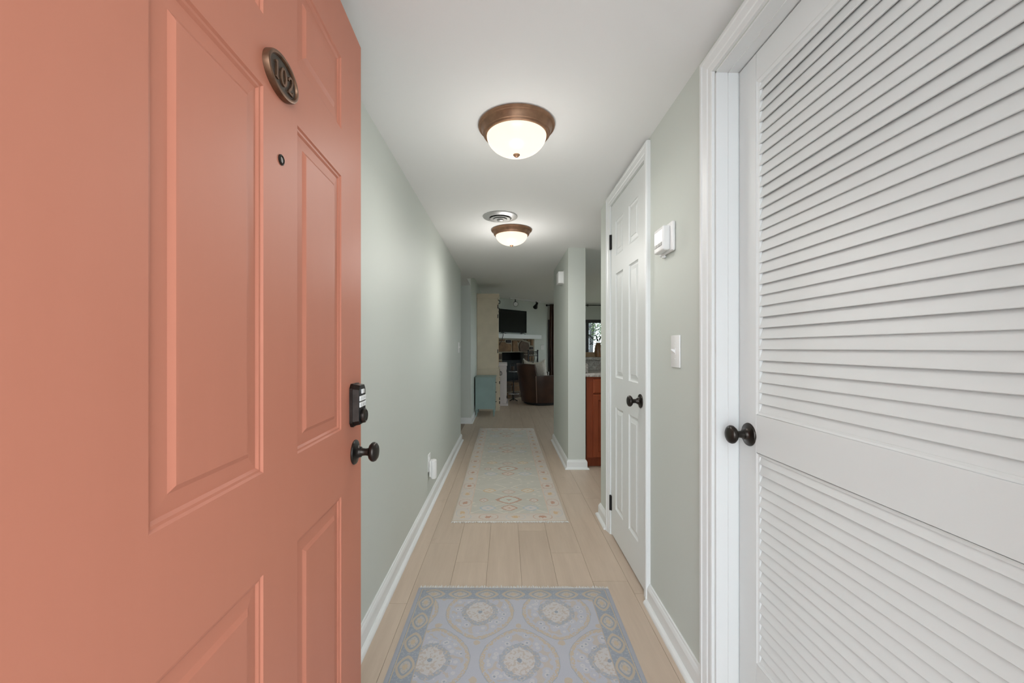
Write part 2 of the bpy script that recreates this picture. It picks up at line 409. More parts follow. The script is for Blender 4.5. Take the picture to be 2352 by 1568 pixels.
# ------------------------------------------------------------------ front door (open)
k_ = -.0395; ang = math.atan2(1, k_); HY = .289
fd = thing('door_3', 'open coral orange six-panel front door with house number plaque', 'door', (-.380 + k_*HY, HY, 0), ang, kind='structure')
def dx(Y): return (Y-HY)*math.sqrt(1+k_*k_)
fw = dx(1.2027)
ffn = lambda x, z, h: (x, -h, z)
panel_door(fd, fw, .012, 2.044, [(dx(.454), dx(.6846)), (dx(.8054), dx(1.044))], [(.215, .780), (.951, 1.600), (1.720, 1.903)], .044, PANEL_A, ffn, 'coral', True)
kn = knob(fd, (dx(1.146), 0, .868), '-Y', True)
MB().lathe([(.0001, -.001), (.0095, -.001), (.0095, .002), (.007, .0035), (.0055, .002), (.0001, .0025)], (dx(.742), 0, 1.502), '-Y', 16).build('peephole', 'bronze', fd, True)
# number plaque
pcx, pcz, pa, pb = dx(.735), 1.6475, .0545, .0365
def oval(rows, name, mat, parent, smooth=True):
    n = 56; t = MB(); vs = []; m = len(rows)
    for i in range(n):
        a = 2*math.pi*i/n
        for dr, h in rows: vs.append((pcx + (pa+dr)*math.cos(a), -h, pcz + (pb+dr)*math.sin(a)))
    fs = [(i*m+k, ((i+1) % n)*m+k, ((i+1) % n)*m+k+1, i*m+k+1) for i in range(n) for k in range(m-1)]
    fs.append(tuple(i*m+m-1 for i in range(n)))
    t.add(vs, fs, smooth); return t.build(name, mat, parent, True)
pl = oval([(0, -.002), (0, .008), (-.0012, .0105), (-.003, .0112), (-.0065, .0108), (-.0078, .0085), (-.008, .0065)], 'number_plaque', 'plaque', fd)
tag(pl, 'oval bronze plaque with the number 102')
oval([(-.0079, .0060), (-.008, .0066)], 'plaque_field', 'plaquebg', pl)
def stroke(t, pts, hw):
    n = len(pts); L_ = []; Rr = []
    for i in range(n):
        p = Vector(pts[i]); d = (Vector(pts[min(i+1, n-1)]) - Vector(pts[max(i-1, 0)])).normalized(); q = Vector((-d.y, d.x))
        w_ = hw[i] if isinstance(hw, list) else hw
        L_.append(p + q*w_); Rr.append(p - q*w_)
    def P3(p, h): return (pcx + p.x, -h, pcz + p.y)
    rows = [[P3(a, .006), P3(a, .0098), P3(b_, .0098), P3(b_, .006)] for a, b_ in zip(L_, Rr)]
    t.sweep(rows)
    for r in (rows[0], rows[-1]): t.add(r, [(0, 1, 2, 3)])
H_ = .0145
t = MB(); stroke(t, [(-.0235, -H_), (-.0235, H_)], .0026); stroke(t, [(-.0285, -H_), (-.0185, -H_)], .0013); stroke(t, [(-.0285, H_-.004), (-.0235, H_-.0008)], .0016)
t.build('numeral', 'plaque', pl, True)
t = MB(); stroke(t, [(.0085*math.cos(a*math.pi/12), H_*math.sin(a*math.pi/12)) for a in range(25)], [.0016+.0012*abs(math.cos(a*math.pi/12)) for a in range(25)]); t.build('numeral', 'plaque', pl, True)
t = MB(); q = [(.0245-.0075*math.cos(R(20)+a), .0072+.0073*math.sin(a)) for a in [R(-10+18*i) for i in range(12)]] + [(.0262, -.004), (.0205, -.0105), (.0172, -H_)]
stroke(t, q, .0021); stroke(t, [(.0165, -H_), (.0325, -H_)], .0021); stroke(t, [(.0320, -H_), (.0325, -H_+.006)], .0013); t.build('numeral', 'plaque', pl, True)
# keypad deadbolt
kx, kz = dx(1.137), 1.001
kp = MB()
def oct_(hw, z0, z1, ch): return [(kx-hw, z0+ch), (kx-hw+ch*.9, z0), (kx+hw-ch*.9, z0), (kx+hw, z0+ch), (kx+hw, z1-ch), (kx+hw-ch*.9, z1), (kx-hw+ch*.9, z1), (kx-hw, z1-ch)]
kp.prism(oct_(.034, .944, 1.062, .012), ffn, -.002, .008); kp.prism(oct_(.031, .947, 1.060, .012), ffn, .008, .024, .05)
kpo = tag(kp.build('keypad_lock', 'bronze', fd, True), 'dark keypad deadbolt with white number keys')
t = MB().prism([(x, z) for x, z in oct_(.027, .951, 1.055, .011)], ffn, .0235, .0245); t.build('keypad_face', 'black', kpo, True)
def text_mesh(txt, size):
    c = bpy.data.curves.new('txt', 'FONT'); c.body = txt; c.size = size; c.align_x = 'CENTER'; c.align_y = 'CENTER'; c.extrude = .0001
    o = bpy.data.objects.new('txt', c); COL.objects.link(o)
    me = bpy.data.meshes.new_from_object(o.evaluated_get(bpy.context.evaluated_depsgraph_get()))
    bpy.data.objects.remove(o); bpy.data.curves.remove(c); return me
M['ink'] = plain('grey_print', lin(.25, .27, .30), .6)
for row, digs in ((1.0215, '12345'), (1.0045, '67890')):
    for i, dgt in enumerate(digs):
        cx = kx - .0208 + i*.0104
        ky = MB().rbox((cx-.0046, -.0275, row-.0068), (cx+.0046, -.0240, row+.0068), .0008, 1).build('key', 'plastic', kpo, True)
        me = text_mesh(dgt, .0085); me.materials.clear(); me.materials.append(M['ink'])
        for v in me.vertices: v.co = (cx + v.co.x, -.0276 - v.co.z, row + v.co.y)
        o = bpy.data.objects.new('digit', me); COL.objects.link(o); o.parent = ky
MB().rbox((kx-.009, -.0275, 1.034), (kx+.011, -.0240, 1.046), .0008, 1).build('key', 'plastic', kpo, True)
cyl = MB().lathe([(.0001, .0235), (.0195, .0235), (.0205, .027), (.0195, .033), (.016, .0355), (.0145, .034), (.0001, .034)], (kx, 0, .972), '-Y', 28).build('lock_cylinder', 'bronze', kpo, True)
MB().box((kx-.0012, -.0347, .966), (kx+.0012, -.0338, .978)).build('keyhole', 'black', cyl, True)

# ------------------------------------------------------------------ ceiling lamps and vent
def lamp(loc, label, watts):
    t = thing('ceiling_light', label, 'ceiling light', loc, group='bronze dome ceiling lights in the hallway')
    x, y, z = loc
    MB().lathe([(.0001, 0), (.1615, 0), (.165, -.003), (.165, -.009), (.161, -.0135), (.155, -.0145), (.150, -.021), (.146, -.034), (.1445, -.039), (.140, -.0405), (.138, -.047), (.134, -.049), (.128, -.048), (.127, -.042), (.0001, -.042)], loc, 'Z', 64).build('canopy', 'lampmetal', t)
    prof = [(.1290*math.cos(a), -.044 - .083*math.sin(a)) for a in [R(i*7.5) for i in range(12)]] + [(.0001, -.127)]
    MB().lathe(prof, loc, 'Z', 64).build('glass_dome', 'lampglass', t)
    MB().lathe([(.0001, -.121), (.0145, -.1245), (.0150, -.128), (.0115, -.1305), (.0100, -.134), (.0055, -.137), (.0001, -.1375)], loc, 'Z', 24).build('finial', 'lampmetal', t)
    for kind, share, z_ in (('POINT', .42, -.36), ('AREA', .42, -.165)):  # two extra lights below the dome, added to brighten the hall
        ld_ = bpy.data.lights.new('added_fill_light', kind); ld_.energy = FILL_W*watts*share; ld_.color = (1, .98, .945)
        if kind == 'POINT': ld_.shadow_soft_size = .09
        else: ld_.shape = 'DISK'; ld_.size = .22
        lo = bpy.data.objects.new('added_fill_light', ld_); COL.objects.link(lo); lo.parent = t; lo.location = (0, 0, z_)
    return t
l1 = lamp((.046, 1.765, HC), 'nearer bronze dome ceiling light in the hallway, large in view', .78)
l2 = lamp((.046, 3.325, HC), 'farther bronze dome ceiling light in the hallway, next to the round vent', 1.6)
v = thing('ceiling_vent', 'round chrome ceiling air vent beside the farther dome light', 'vent', (-.0415, 2.985, HC))
M['chrome'] = plain('satin_nickel', lin(.52, .52, .51), .36, .45)
vl = tuple(v.location)
MB().lathe([(.0001, .0), (.120, .0), (.126, -.002), (.126, -.005), (.118, -.008), (.100, -.010), (.088, -.0135), (.083, -.0135), (.080, -.006), (.0001, -.004)], vl, 'Z', 56).build('flange', M['chrome'], v)
MB().lathe([(.0001, -.0045), (.081, -.0062), (.081, -.0064), (.0001, -.0047)], vl, 'Z', 40).build('duct_shade_disc', 'black', v)  # black disc in place of the shade inside the duct
for r0_, r1_, z_ in ((.057, .072, -.0165), (.034, .049, -.0225)):
    MB().lathe([(r0_, z_+.0005), (r1_, z_-.001), (r1_+.0015, z_-.0025), (r1_, z_-.0045), (r0_, z_-.0030)], vl, 'Z', 48).build('vent_ring', M['chrome'], v)
MB().lathe([(.0001, -.0265), (.020, -.0275), (.0245, -.030), (.021, -.0325), (.0001, -.034)], vl, 'Z', 32).build('centre_cap', M['chrome'], v)
t = MB()
for a in (0, 90): 
    c, s_ = math.cos(R(a)), math.sin(R(a)); t.tube([(vl[0]-.08*c, vl[1]-.08*s_, HC-.009), (vl[0]-.05*c, vl[1]-.05*s_, HC-.019), (vl[0], vl[1], HC-.026), (vl[0]+.05*c, vl[1]+.05*s_, HC-.019), (vl[0]+.08*c, vl[1]+.08*s_, HC-.009)], .0015, 6)
t.build('cross_bar', M['chrome'], v)

# ------------------------------------------------------------------ switches, thermostat, outlet
th = thing('thermostat', 'white thermostat with lit screen on the right wall', 'thermostat', (XR, 1.64, 1.54))
MB().rbox((XR-.014, 1.578, 1.539), (XR, 1.715, 1.655), .006, 3).build('back_plate', 'plastic', th)
MB().rbox((XR-.042, 1.597, 1.545), (XR-.013, 1.697, 1.643), .007, 3).build('housing', 'plastic', th)
M['screen'] = emis('backlit_display', lin(.95, .96, 1.0), 1.0)
M['greyplastic'] = plain('grey_plastic', lin(.28, .28, .265), .35)
MB().rbox((XR-.0432, 1.608, 1.583), (XR-.041, 1.685, 1.628), .001, 1).build('display', M['screen'], th)
for k in range(3):
    MB().rbox((XR-.0437, 1.610+k*.026, 1.566), (XR-.0415, 1.634+k*.026, 1.579), .001, 1).build('button', M['greyplastic'], th)
MB().rbox((XR-.012, 1.670, 1.530), (XR-.001, 1.692, 1.541), .003, 2).build('lower_tab', 'plastic', th)
def switch(label, loc, nx):
    t = thing('light_switch', label, 'light switch', loc)
    x, y, z = loc
    def bx(d0, d1, ya, yb, za, zb_, r): return MB().rbox((x+nx*d0, y+ya, z+za), (x+nx*d1, y+yb, z+zb_), r, 2)
    pl_ = bx(0, .006, -.040, .040, -.062, .062, .0028).build('cover_plate', 'plastic', t)
    for zz in (-.030, .030): MB().lathe([(.0001, 0), (.0035, 0), (.003, .0014), (.0001, .0016)], (x+nx*.0058, y, z+zz), 'X' if nx > 0 else '-X', 10).build('screw', 'plastic', pl_)
    mb = MB().box((x+nx*.0052, y-.005, z-.012), (x+nx*.0075, y+.005, z+.012)); mb.build('toggle_slot', 'plastic', t)
    mb = MB().add([(x+nx*.006, y-.004, z-.007), (x+nx*.006, y+.004, z-.007), (x+nx*.006, y+.004, z+.006), (x+nx*.006, y-.004, z+.006),
                   (x+nx*.021, y-.0032, z+.004), (x+nx*.021, y+.0032, z+.004), (x+nx*.021, y+.0032, z+.010), (x+nx*.021, y-.0032, z+.010)],
                  [(0,1,2,3),(4,5,6,7),(0,1,5,4),(1,2,6,5),(2,3,7,6),(3,0,4,7)]); mb.build('toggle', 'plastic', t)
    return t
switch('white toggle light switch below the thermostat', (XR, 1.572, 1.147), -1)
switch('white toggle light switch at the far end of the left wall', (XL, 4.86, 1.166), 1)
o = thing('wall_outlet', 'white outlet cover plate low on the left wall', 'outlet', (XL, 2.985, .325))
MB().rbox((XL, 2.945, .262), (XL+.006, 3.025, .388), .0025, 2).build('cover_plate', 'plastic', o)
for z in (.305, .345):
    MB().rbox((XL+.005, 2.968, z-.014), (XL+.0075, 3.002, z+.014), .003, 2).build('receptacle', 'plastic', o)
nl = thing('plug_in_freshener', 'white rounded plug-in device in the left wall outlet', 'plug-in', (XL+.0076, 2.985, .21))
MB().rbox((XL+.0078, 2.950, .225), (XL+.022, 3.020, .340), .005, 2).build('plug_base', 'plastic', nl)
t = MB(); n = 20; prof = [(.0001, .208), (.018, .208), (.024, .212), (.026, .220), (.026, .332), (.024, .341), (.017, .346), (.0001, .347)]
t.lathe(prof, (XL+.036, 2.985, 0), 'Z', 28, sx=.85, sy=1.25); t.build('freshener_body', 'plastic', nl)
ch = thing('door_chime', 'white chime box high on the short wall end', 'chime', (PX0, 4.30, 1.83))
MB().rbox((PX0-.055, 4.215, 1.832), (PX0, 4.385, 1.952), .003, 2).build('chime_cover', 'plastic', ch)
MB().rbox((PX0-.006, 4.209, 1.826), (PX0, 4.391, 1.958), .002, 1).build('chime_base', 'plastic', ch)

# ------------------------------------------------------------------ rugs
def rug_nodes(name):
    m, nt, b = NT(name); co = objco(nt)
    sp = nt.nodes.new('ShaderNodeSeparateXYZ'); nt.links.new(co, sp.inputs[0])
    mm = lambda op, *a: math_node(nt, op, *a)
    return m, nt, b, co, sp.outputs[0], sp.outputs[1], mm
def finish_rug(nt, b, co, c, mm, br=.045, ct=.12):
    w1 = noise(nt, co, 420, 2); w2 = noise(nt, co, 14, 3)
    g_ = nt.nodes.new('ShaderNodeBrightContrast'); nt.links.new(c, g_.inputs[0]); g_.inputs[1].default_value = br; g_.inputs[2].default_value = ct; c = g_.outputs[0]
    c = mix(nt, mm('MULTIPLY', w1, .26), c, lin(.28, .28, .29)); c = mix(nt, mm('MULTIPLY', w2, .16), c, lin(.66, .62, .58))
    nt.links.new(c, b.inputs['Base Color']); b.inputs['Roughness'].default_value = .95
    b.inputs['Sheen Weight'].default_value = .2
    bump(nt, b, w1, .5, .002)
def entry_rug_material(hw, L):
    m, nt, b, co, u, v, mm = rug_nodes('blue_medallion_weave')
    SL, GO, LI, CR = lin(.235, .270, .325), lin(.47, .37, .25), lin(.41, .42, .475), lin(.48, .46, .445)
    wob = mm('MULTIPLY', mm('SUBTRACT', noise(nt, co, 55, 2), .5), .020)
    a = mm('SUBTRACT', hw, mm('ABSOLUTE', u)); bb = mm('MINIMUM', v, mm('SUBTRACT', L, v)); de = mm('MINIMUM', a, bb)
    # field: staggered medallions
    def lat(ou, ov):
        du = mm('SUBTRACT', mm('FLOORED_MODULO', mm('ADD', u, ou), .332), .166); dv = mm('SUBTRACT', mm('FLOORED_MODULO', mm('ADD', v, ov), .558), .279)
        r = mm('SQRT', mm('ADD', mm('MULTIPLY', du, du), mm('MULTIPLY', dv, dv)))
        cosv = mm('DIVIDE', mm('ABSOLUTE', dv), mm('ADD', r, .0001))
        r = mm('MULTIPLY', r, mm('SUBTRACT', 1.0, mm('MULTIPLY', mm('POWER', cosv, 10.0), .14)))
        tip = mm('ADD', mm('MULTIPLY', du, du), mm('POWER', mm('SUBTRACT', mm('ABSOLUTE', dv), .188), 2.0))
        return r, mm('SQRT', tip), mm('ADD', mm('ABSOLUTE', du), mm('ABSOLUTE', dv))
    r1, t1, q1 = lat(.148+.166, -.186+.279); r2, t2, q2 = lat(.148, -.186)
    near = mm('LESS_THAN', r1, r2)
    r = mm('MINIMUM', r1, r2); tip = mm('MINIMUM', t1, t2)
    rw = mm('ADD', r, wob)
    c = LI
    vo = nt.nodes.new('ShaderNodeTexVoronoi'); vo.inputs['Scale'].default_value = 34; nt.links.new(co, vo.inputs['Vector'])
    fl = vo.outputs['Distance']
    inring = mm('LESS_THAN', r, .150)
    petals = mix(nt, mm('LESS_THAN', fl, .16), mix(nt, mm('LESS_THAN', fl, .36), mix(nt, mm('GREATER_THAN', fl, .64), LI, lin(.45, .38, .31)), lin(.52, .505, .51)), SL)
    wide = mm('MULTIPLY', mm('LESS_THAN', rw, .122), .80)
    c = mix(nt, wide, c, petals)
    leaf = noise(nt, co, 110, 2)
    ring = mm('LESS_THAN', mm('ABSOLUTE', mm('SUBTRACT', mm('ADD', r, mm('MULTIPLY', wob, .55)), .1395)), mm('MULTIPLY', leaf, .0148))
    edge = mm('LESS_THAN', mm('ABSOLUTE', mm('SUBTRACT', mm('ADD', r, mm('MULTIPLY', wob, .4)), .1475)), .0018)
    c = mix(nt, mm('MULTIPLY', edge, .6), c, SL); c = mix(nt, mm('MULTIPLY', mm('MULTIPLY', ring, mm('GREATER_THAN', noise(nt, co, 160, 2), .43)), .9), c, GO)
    c = mix(nt, mm('MULTIPLY', mm('LESS_THAN', rw, .078), .60), c, mix(nt, mm('GREATER_THAN', leaf, .57), SL, GO))
    inner = mix(nt, mm('MULTIPLY', mm('GREATER_THAN', noise(nt, co, 85, 3), .54), .75), lin(.51, .49, .48), lin(.43, .35, .28))
    c = mix(nt, mm('LESS_THAN', rw, .057), c, inner)
    c = mix(nt, mm('LESS_THAN', rw, .008), c, SL)
    star = mm('ADD', tip, mm('MULTIPLY', wob, .8))
    c = mix(nt, mm('MULTIPLY', mm('LESS_THAN', star, .014), .8), c, GO)
    # border
    inb = mm('LESS_THAN', de, .100)
    side = mm('LESS_THAN', a, bb)
    s_ = mm('ADD', mm('MULTIPLY', side, v), mm('MULTIPLY', mm('SUBTRACT', 1.0, side), mm('ADD', u, .0)))
    ls = mm('SUBTRACT', mm('FLOORED_MODULO', mm('ADD', s_, .0625), .1245), .06225); tt = mm('SUBTRACT', de, .060)
    e = mm('ADD', mm('POWER', mm('ABSOLUTE', mm('DIVIDE', ls, .057)), 1.5), mm('POWER', mm('ABSOLUTE', mm('DIVIDE', tt, .036)), 1.5))
    e = mm('ADD', e, mm('MULTIPLY', wob, 6.0))
    bnoise = noise(nt, co, 130, 2)
    cb = mix(nt, mm('MULTIPLY', mm('GREATER_THAN', bnoise, .57), .55), SL, lin(.36, .38, .41))
    cb = mix(nt, mm('MULTIPLY', mm('LESS_THAN', e, .95), .85), cb, GO)
    cb = mix(nt, mm('LESS_THAN', e, .60), cb, lin(.25, .28, .32))
    cb = mix(nt, mm('LESS_THAN', e, .40), cb, mix(nt, mm('GREATER_THAN', leaf, .55), lin(.44, .40, .36), lin(.33, .33, .33)))
    cb = mix(nt, mm('LESS_THAN', e, .14), cb, GO)
    cb = mix(nt, mm('LESS_THAN', mm('ABSOLUTE', mm('SUBTRACT', de, .0225)), .002), cb, GO)
    cb = mix(nt, mm('LESS_THAN', de, .017), cb, lin(.33, .345, .40))
    cb = mix(nt, mm('GREATER_THAN', de, .0965), cb, lin(.42, .34, .26))
    c = mix(nt, inb, c, cb)
    finish_rug(nt, b, co, c, mm)
    return m
def runner_material(hw, L):
    m, nt, b, co, u, v, mm = rug_nodes('sage_floral_weave')
    SA, BE, RU, BL, GO, CR = lin(.355, .365, .295), lin(.50, .435, .37), lin(.38, .17, .09), lin(.30, .37, .42), lin(.50, .32, .14), lin(.56, .51, .43)
    wob = mm('MULTIPLY', mm('SUBTRACT', noise(nt, co, 26, 2), .5), .035)
    fine = mm('MULTIPLY', mm('SUBTRACT', noise(nt, co, 90, 2), .5), .6)
    a = mm('SUBTRACT', hw, mm('ABSOLUTE', u)); bb = mm('MINIMUM', v, mm('SUBTRACT', L, v)); de = mm('MINIMUM', a, bb)
    mp = nt.nodes.new('ShaderNodeMapping'); mp.inputs['Scale'].default_value = (1.2, 9, 1); nt.links.new(co, mp.inputs[0])
    abr = noise(nt, mp.outputs[0], 2.0, 3)
    c = mix(nt, abr, lin(.385, .378, .318), lin(.485, .452, .392))
    vo = nt.nodes.new('ShaderNodeTexVoronoi'); vo.inputs['Scale'].default_value = 15; nt.links.new(co, vo.inputs['Vector'])
    d = vo.outputs['Distance']; sc = nt.nodes.new('ShaderNodeSeparateColor'); nt.links.new(vo.outputs['Color'], sc.inputs[0])
    c = mix(nt, mm('MULTIPLY', mm('LESS_THAN', mm('ADD', d, fine), .20), .7), c, CR)
    fc = mix(nt, mm('GREATER_THAN', sc.outputs[0], .75), mix(nt, mm('GREATER_THAN', sc.outputs[1], .5), RU, GO), BL)
    pick = mm('MULTIPLY', mm('GREATER_THAN', sc.outputs[2], .60), mm('LESS_THAN', mm('ADD', d, fine), .13))
    c = mix(nt, mm('MULTIPLY', pick, .75), c, fc)
    # repeating motifs
    PER = .80
    lv = mm('SUBTRACT', mm('FLOORED_MODULO', mm('ADD', v, PER/2-.36), PER), PER/2)     # central lozenges
    def loz(cu, cv, au, av, au_sign=True):
        x = mm('DIVIDE', mm('ABSOLUTE', mm('SUBTRACT', (mm('ABSOLUTE', u) if cu else u), cu)), au)
        y = mm('DIVIDE', mm('ABSOLUTE', mm('SUBTRACT', lv, cv)), av)
        return mm('ADD', mm('ADD', mm('POWER', x, 1.3), mm('POWER', y, 1.3)), mm('MULTIPLY', fine, .8))
    # cream vines
    dv_ = mm('ABSOLUTE', mm('SUBTRACT', mm('ABSOLUTE', lv), mm('ADD', mm('MULTIPLY', mm('ABSOLUTE', u), .75), .045)))
    c = mix(nt, mm('MULTIPLY', mm('LESS_THAN', mm('ADD', dv_, mm('MULTIPLY', wob, .4)), .006), .8), c, CR)
    x8 = mm('ABSOLUTE', mm('SUBTRACT', mm('ABSOLUTE', u), mm('ADD', .02, mm('MULTIPLY', mm('ABSOLUTE', mm('SUBTRACT', mm('ABSOLUTE', lv), .27)), 1.1))))
    c = mix(nt, mm('MULTIPLY', mm('MULTIPLY', mm('LESS_THAN', x8, .007), mm('LESS_THAN', mm('ABSOLUTE', u), .12)), .8), c, CR)
    for cu, cv, au, av, k1, k2 in ((0, 0, .10, .085, RU, lin(.47, .47, .41)), (0, .16, .060, .055, RU, lin(.52, .44, .37)), (0, -.17, .055, .050, lin(.42, .28, .2), lin(.50, .44, .38)),
                                   (.155, .16, .062, .055, BL, lin(.50, .46, .42)), (.155, -.20, .055, .050, GO, lin(.53, .47, .38)), (.19, .01, .035, .04, RU, lin(.50, .45, .40))):
        e = loz(cu, cv, au, av)
        c = mix(nt, mm('MULTIPLY', mm('LESS_THAN', e, 1.0), .75), c, k1); c = mix(nt, mm('LESS_THAN', e, .72), c, k2)
        c = mix(nt, mm('MULTIPLY', mm('LESS_THAN', e, .12), .8), c, k1)
    # border
    side = mm('LESS_THAN', a, bb)
    s_ = mm('ADD', mm('MULTIPLY', side, v), mm('MULTIPLY', mm('SUBTRACT', 1.0, side), u))
    ls = mm('SUBTRACT', mm('FLOORED_MODULO', mm('ADD', s_, .05), .185), .0925); tt = mm('SUBTRACT', de, .066)
    e = mm('ADD', mm('ADD', mm('POWER', mm('ABSOLUTE', mm('DIVIDE', ls, .066)), 2.4), mm('POWER', mm('ABSOLUTE', mm('DIVIDE', tt, .045)), 2.4)), mm('MULTIPLY', fine, .9))
    cb = mix(nt, abr, lin(.47, .42, .37), lin(.54, .47, .40))
    dot = mm('LESS_THAN', mm('ADD', d, fine), .12)
    cb = mix(nt, mm('MULTIPLY', dot, .45), cb, fc)
    odd = mm('GREATER_THAN', mm('FLOORED_MODULO', mm('ADD', s_, .05), .37), .185)
    rc = mix(nt, odd, lin(.36, .40, .42), lin(.42, .22, .14))
    cb = mix(nt, mm('MULTIPLY', mm('LESS_THAN', mm('ABSOLUTE', mm('SUBTRACT', e, .95)), .12), .6), cb, rc)
    cb = mix(nt, mm('MULTIPLY', mm('LESS_THAN', e, .10), .8), cb, mix(nt, odd, GO, RU))
    cb = mix(nt, mm('GREATER_THAN', de, .113), cb, lin(.52, .40, .31))
    cb = mix(nt, mm('LESS_THAN', de, .010), cb, lin(.44, .37, .29))
    c = mix(nt, mm('LESS_THAN', de, .120), c, cb)
    finish_rug(nt, b, co, c, mm, .10, .40)
    return m
def rug(name, label, loc, rz, hw, L, matf, th, fr_ends):
    t = thing(name, label, 'rug', loc, rz)
    mb = MB(); nx, ny = 14, int(L/.06)
    def top(x, y):
        e = min(hw-abs(x), y, L-y)
        return th*min(1, .35+e/.012*.65) + .0006*math.sin(x*23+y*9)*min(1, max(0, e/.05))
    xs_ = [-hw, -hw+.006] + [-hw+.012+(2*hw-.024)*i/nx for i in range(nx+1)] + [hw-.006, hw]
    ys_ = [0, .006] + [.012+(L-.024)*i/ny for i in range(ny+1)] + [L-.006, L]
    rows = [[(x, -y, top(x, y)) for x in xs_] for y in ys_]
    mb.sweep(rows, smooth=True)
    per = [(x, 0, 0) for x in xs_]; 
    for k, yy in ((0, 0), (len(ys_)-1, -L)):
        mb.sweep([[(x, yy, 0.0006) for x in xs_], [(x, yy, top(x, -yy)) for x in xs_]])
    for xx in (-hw, hw): mb.sweep([[(xx, -y, .0006) for y in ys_], [(xx, -y, top(xx, y)) for y in ys_]])
    m = matf(hw, L)
    # the weave reads x and distance from the far end
    o = mb.build('weave', m, t, True)
    fm = M['fringe']
    f = MB()
    for yy, sg in fr_ends:
        n = 230; x = -hw+.004
        while x < hw-.004:
            x += rnd.uniform(.0035, .0060); ln = rnd.uniform(.010, .020)*(1.25 if rnd.random() < .2 else 1)
            b0 = rnd.uniform(-.006, .006); w = rnd.uniform(.0018, .0030)
            f.tube([(x, yy-sg*.004, .003), (x+b0*.4, yy+sg*ln*.5, .0042), (x+b0, yy+sg*ln, .0022)], [w, w*.9, w*.45], 5)
    tag(f.build('fringe', fm, t, True), 'off-white cotton fringe', kind='stuff')
    return t, m
M['fringe'] = plain('cotton_fringe', lin(.74, .73, .71), .95)
# weave coordinates: object y is negative towards the camera, so flip it in the material
_old = rug_nodes
def rug_nodes(name):
    m, nt, b, co, u, v, mm = _old(name)
    return m, nt, b, co, u, math_node(nt, 'MULTIPLY', v, -1.0), mm
rug('entry_rug', 'blue-grey medallion rug with white fringe just inside the door', (.036, 1.968, 0), R(-.4), .457, 1.50, entry_rug_material, .009, [(0, 1)])
rug('runner_rug', 'long sage and beige floral runner rug down the hallway', (.008, 5.86, 0), R(.3), .392, 3.14, runner_material, .008, [(0, 1), (-3.14, -1)])

# ------------------------------------------------------------------ kitchen behind the short wall
def wood(name, c0, c1, rough=.35, sc=(14, 14, 1.5)):
    m, nt, b = NT(name); co = objco(nt)
    mp = nt.nodes.new('ShaderNodeMapping'); mp.inputs['Scale'].default_value = sc; nt.links.new(co, mp.inputs[0])
    g = noise(nt, mp.outputs[0], 3, 5, .6)
    nt.links.new(mix(nt, g, c0, c1), b.inputs['Base Color']); b.inputs['Roughness'].default_value = rough; b.inputs['Specular IOR Level'].default_value = .25
    return m
M['cherry'] = wood('cherry_cabinet_wood', lin(.15, .030, .010), lin(.33, .075, .026), .5)
def stone_mat(name, c0, c1, c2, sc=60):
    m, nt, b = NT(name); co = objco(nt)
    f = noise(nt, co, sc, 5, .7); g = noise(nt, co, sc*.18, 3)
    k = nt.nodes.new('ShaderNodeValToRGB'); k.color_ramp.elements[0].position = .40; k.color_ramp.elements[1].position = .62
    nt.links.new(f, k.inputs[0])
    nt.links.new(mix(nt, g, mix(nt, k.outputs[0], c0, c1), mix(nt, k.outputs[0], c2, c1)), b.inputs['Base Color'])
    b.inputs['Roughness'].default_value = .3
    return m
M['granite'] = stone_mat('speckled_granite', lin(.16, .15, .15), lin(.50, .47, .43), lin(.34, .28, .22))
cb = thing('kitchen_cabinet', 'cherry wood base cabinet behind the short wall end', 'cabinet', (PX1+.02, 3.96, 0))
CX0, CX1, CYF, CYB = PX1+.016, 1.75, 3.955, 4.56
MB().box((CX0, CYF, .095), (CX1, CYB, .880)).box((CX0, CYF+.06, 0), (CX1, CYB, .095)).build('carcass', 'cherry', cb)
def raised(parent, name, x0, x1, z0, z1, Y, mat, T=.019):
    fn = lambda x, z, h: (x, Y-h, z)
    mb = MB(); pr = [(0, -T), (0, -.004), (.006, 0), (.050, 0), (.054, -.006), (.060, -.0085), (.064, -.0085), (.088, -.002), (.092, -.002)]
    if z1-z0 < .20: pr = [(0, -T), (0, -.006), (.010, -.001), (.016, 0), (.020, 0)]
    panel_mesh(mb, x0, x1, z0, z1, pr, fn); return mb.build(name, mat, parent)
for x0 in (CX0+.062, CX0+.062+.42):
    dr = raised(cb, 'drawer', x0, x0+.40, .722, .862, CYF-.019, 'cherry')
    dd = raised(cb, 'door', x0, x0+.40, .105, .711, CYF-.019, 'cherry')
    MB().lathe([(.0001, 0), (.008, .002), (.006, .012), (.014, .02), (.010, .027), (.0001, .028)], (x0+.2, CYF-.019, .79), '-Y', 14).build('drawer_knob', 'bronze', dr)
    MB().lathe([(.0001, 0), (.008, .002), (.006, .012), (.014, .02), (.010, .027), (.0001, .028)], (x0+.36, CYF-.019, .64), '-Y', 14).build('door_knob', 'bronze', dd)
ct = thing('kitchen_countertop', 'grey speckled stone countertop above the cherry cabinet', 'countertop', (1.2, 4.2, .882))
MB().rbox((PX1+.002, 3.925, .882), (1.76, 4.575, .917), .004, 2).build('counter_slab', 'granite', ct)
MB().rbox((PX1+.002, 3.945, .917), (PX1+.030, 4.55, 1.006), .003, 1).build('side_splash', 'granite', ct)
kw = struct('wall_bar', MB().box((PX1+.002, 4.575, 0), (1.76, 4.68, 1.022)), M['granite'], 'stone faced half wall behind the kitchen counter', 'half wall')
lg = MB().rbox((PX1+.002, 4.545, 1.0225), (1.80, 4.96, 1.058), .005, 2).build('bar_ledge', 'granite')
tag(lg, 'raised stone bar ledge behind the kitchen counter', 'bar top')
M['tanwood'] = wood('tan_wood', lin(.34, .22, .13), lin(.48, .33, .20), .5)
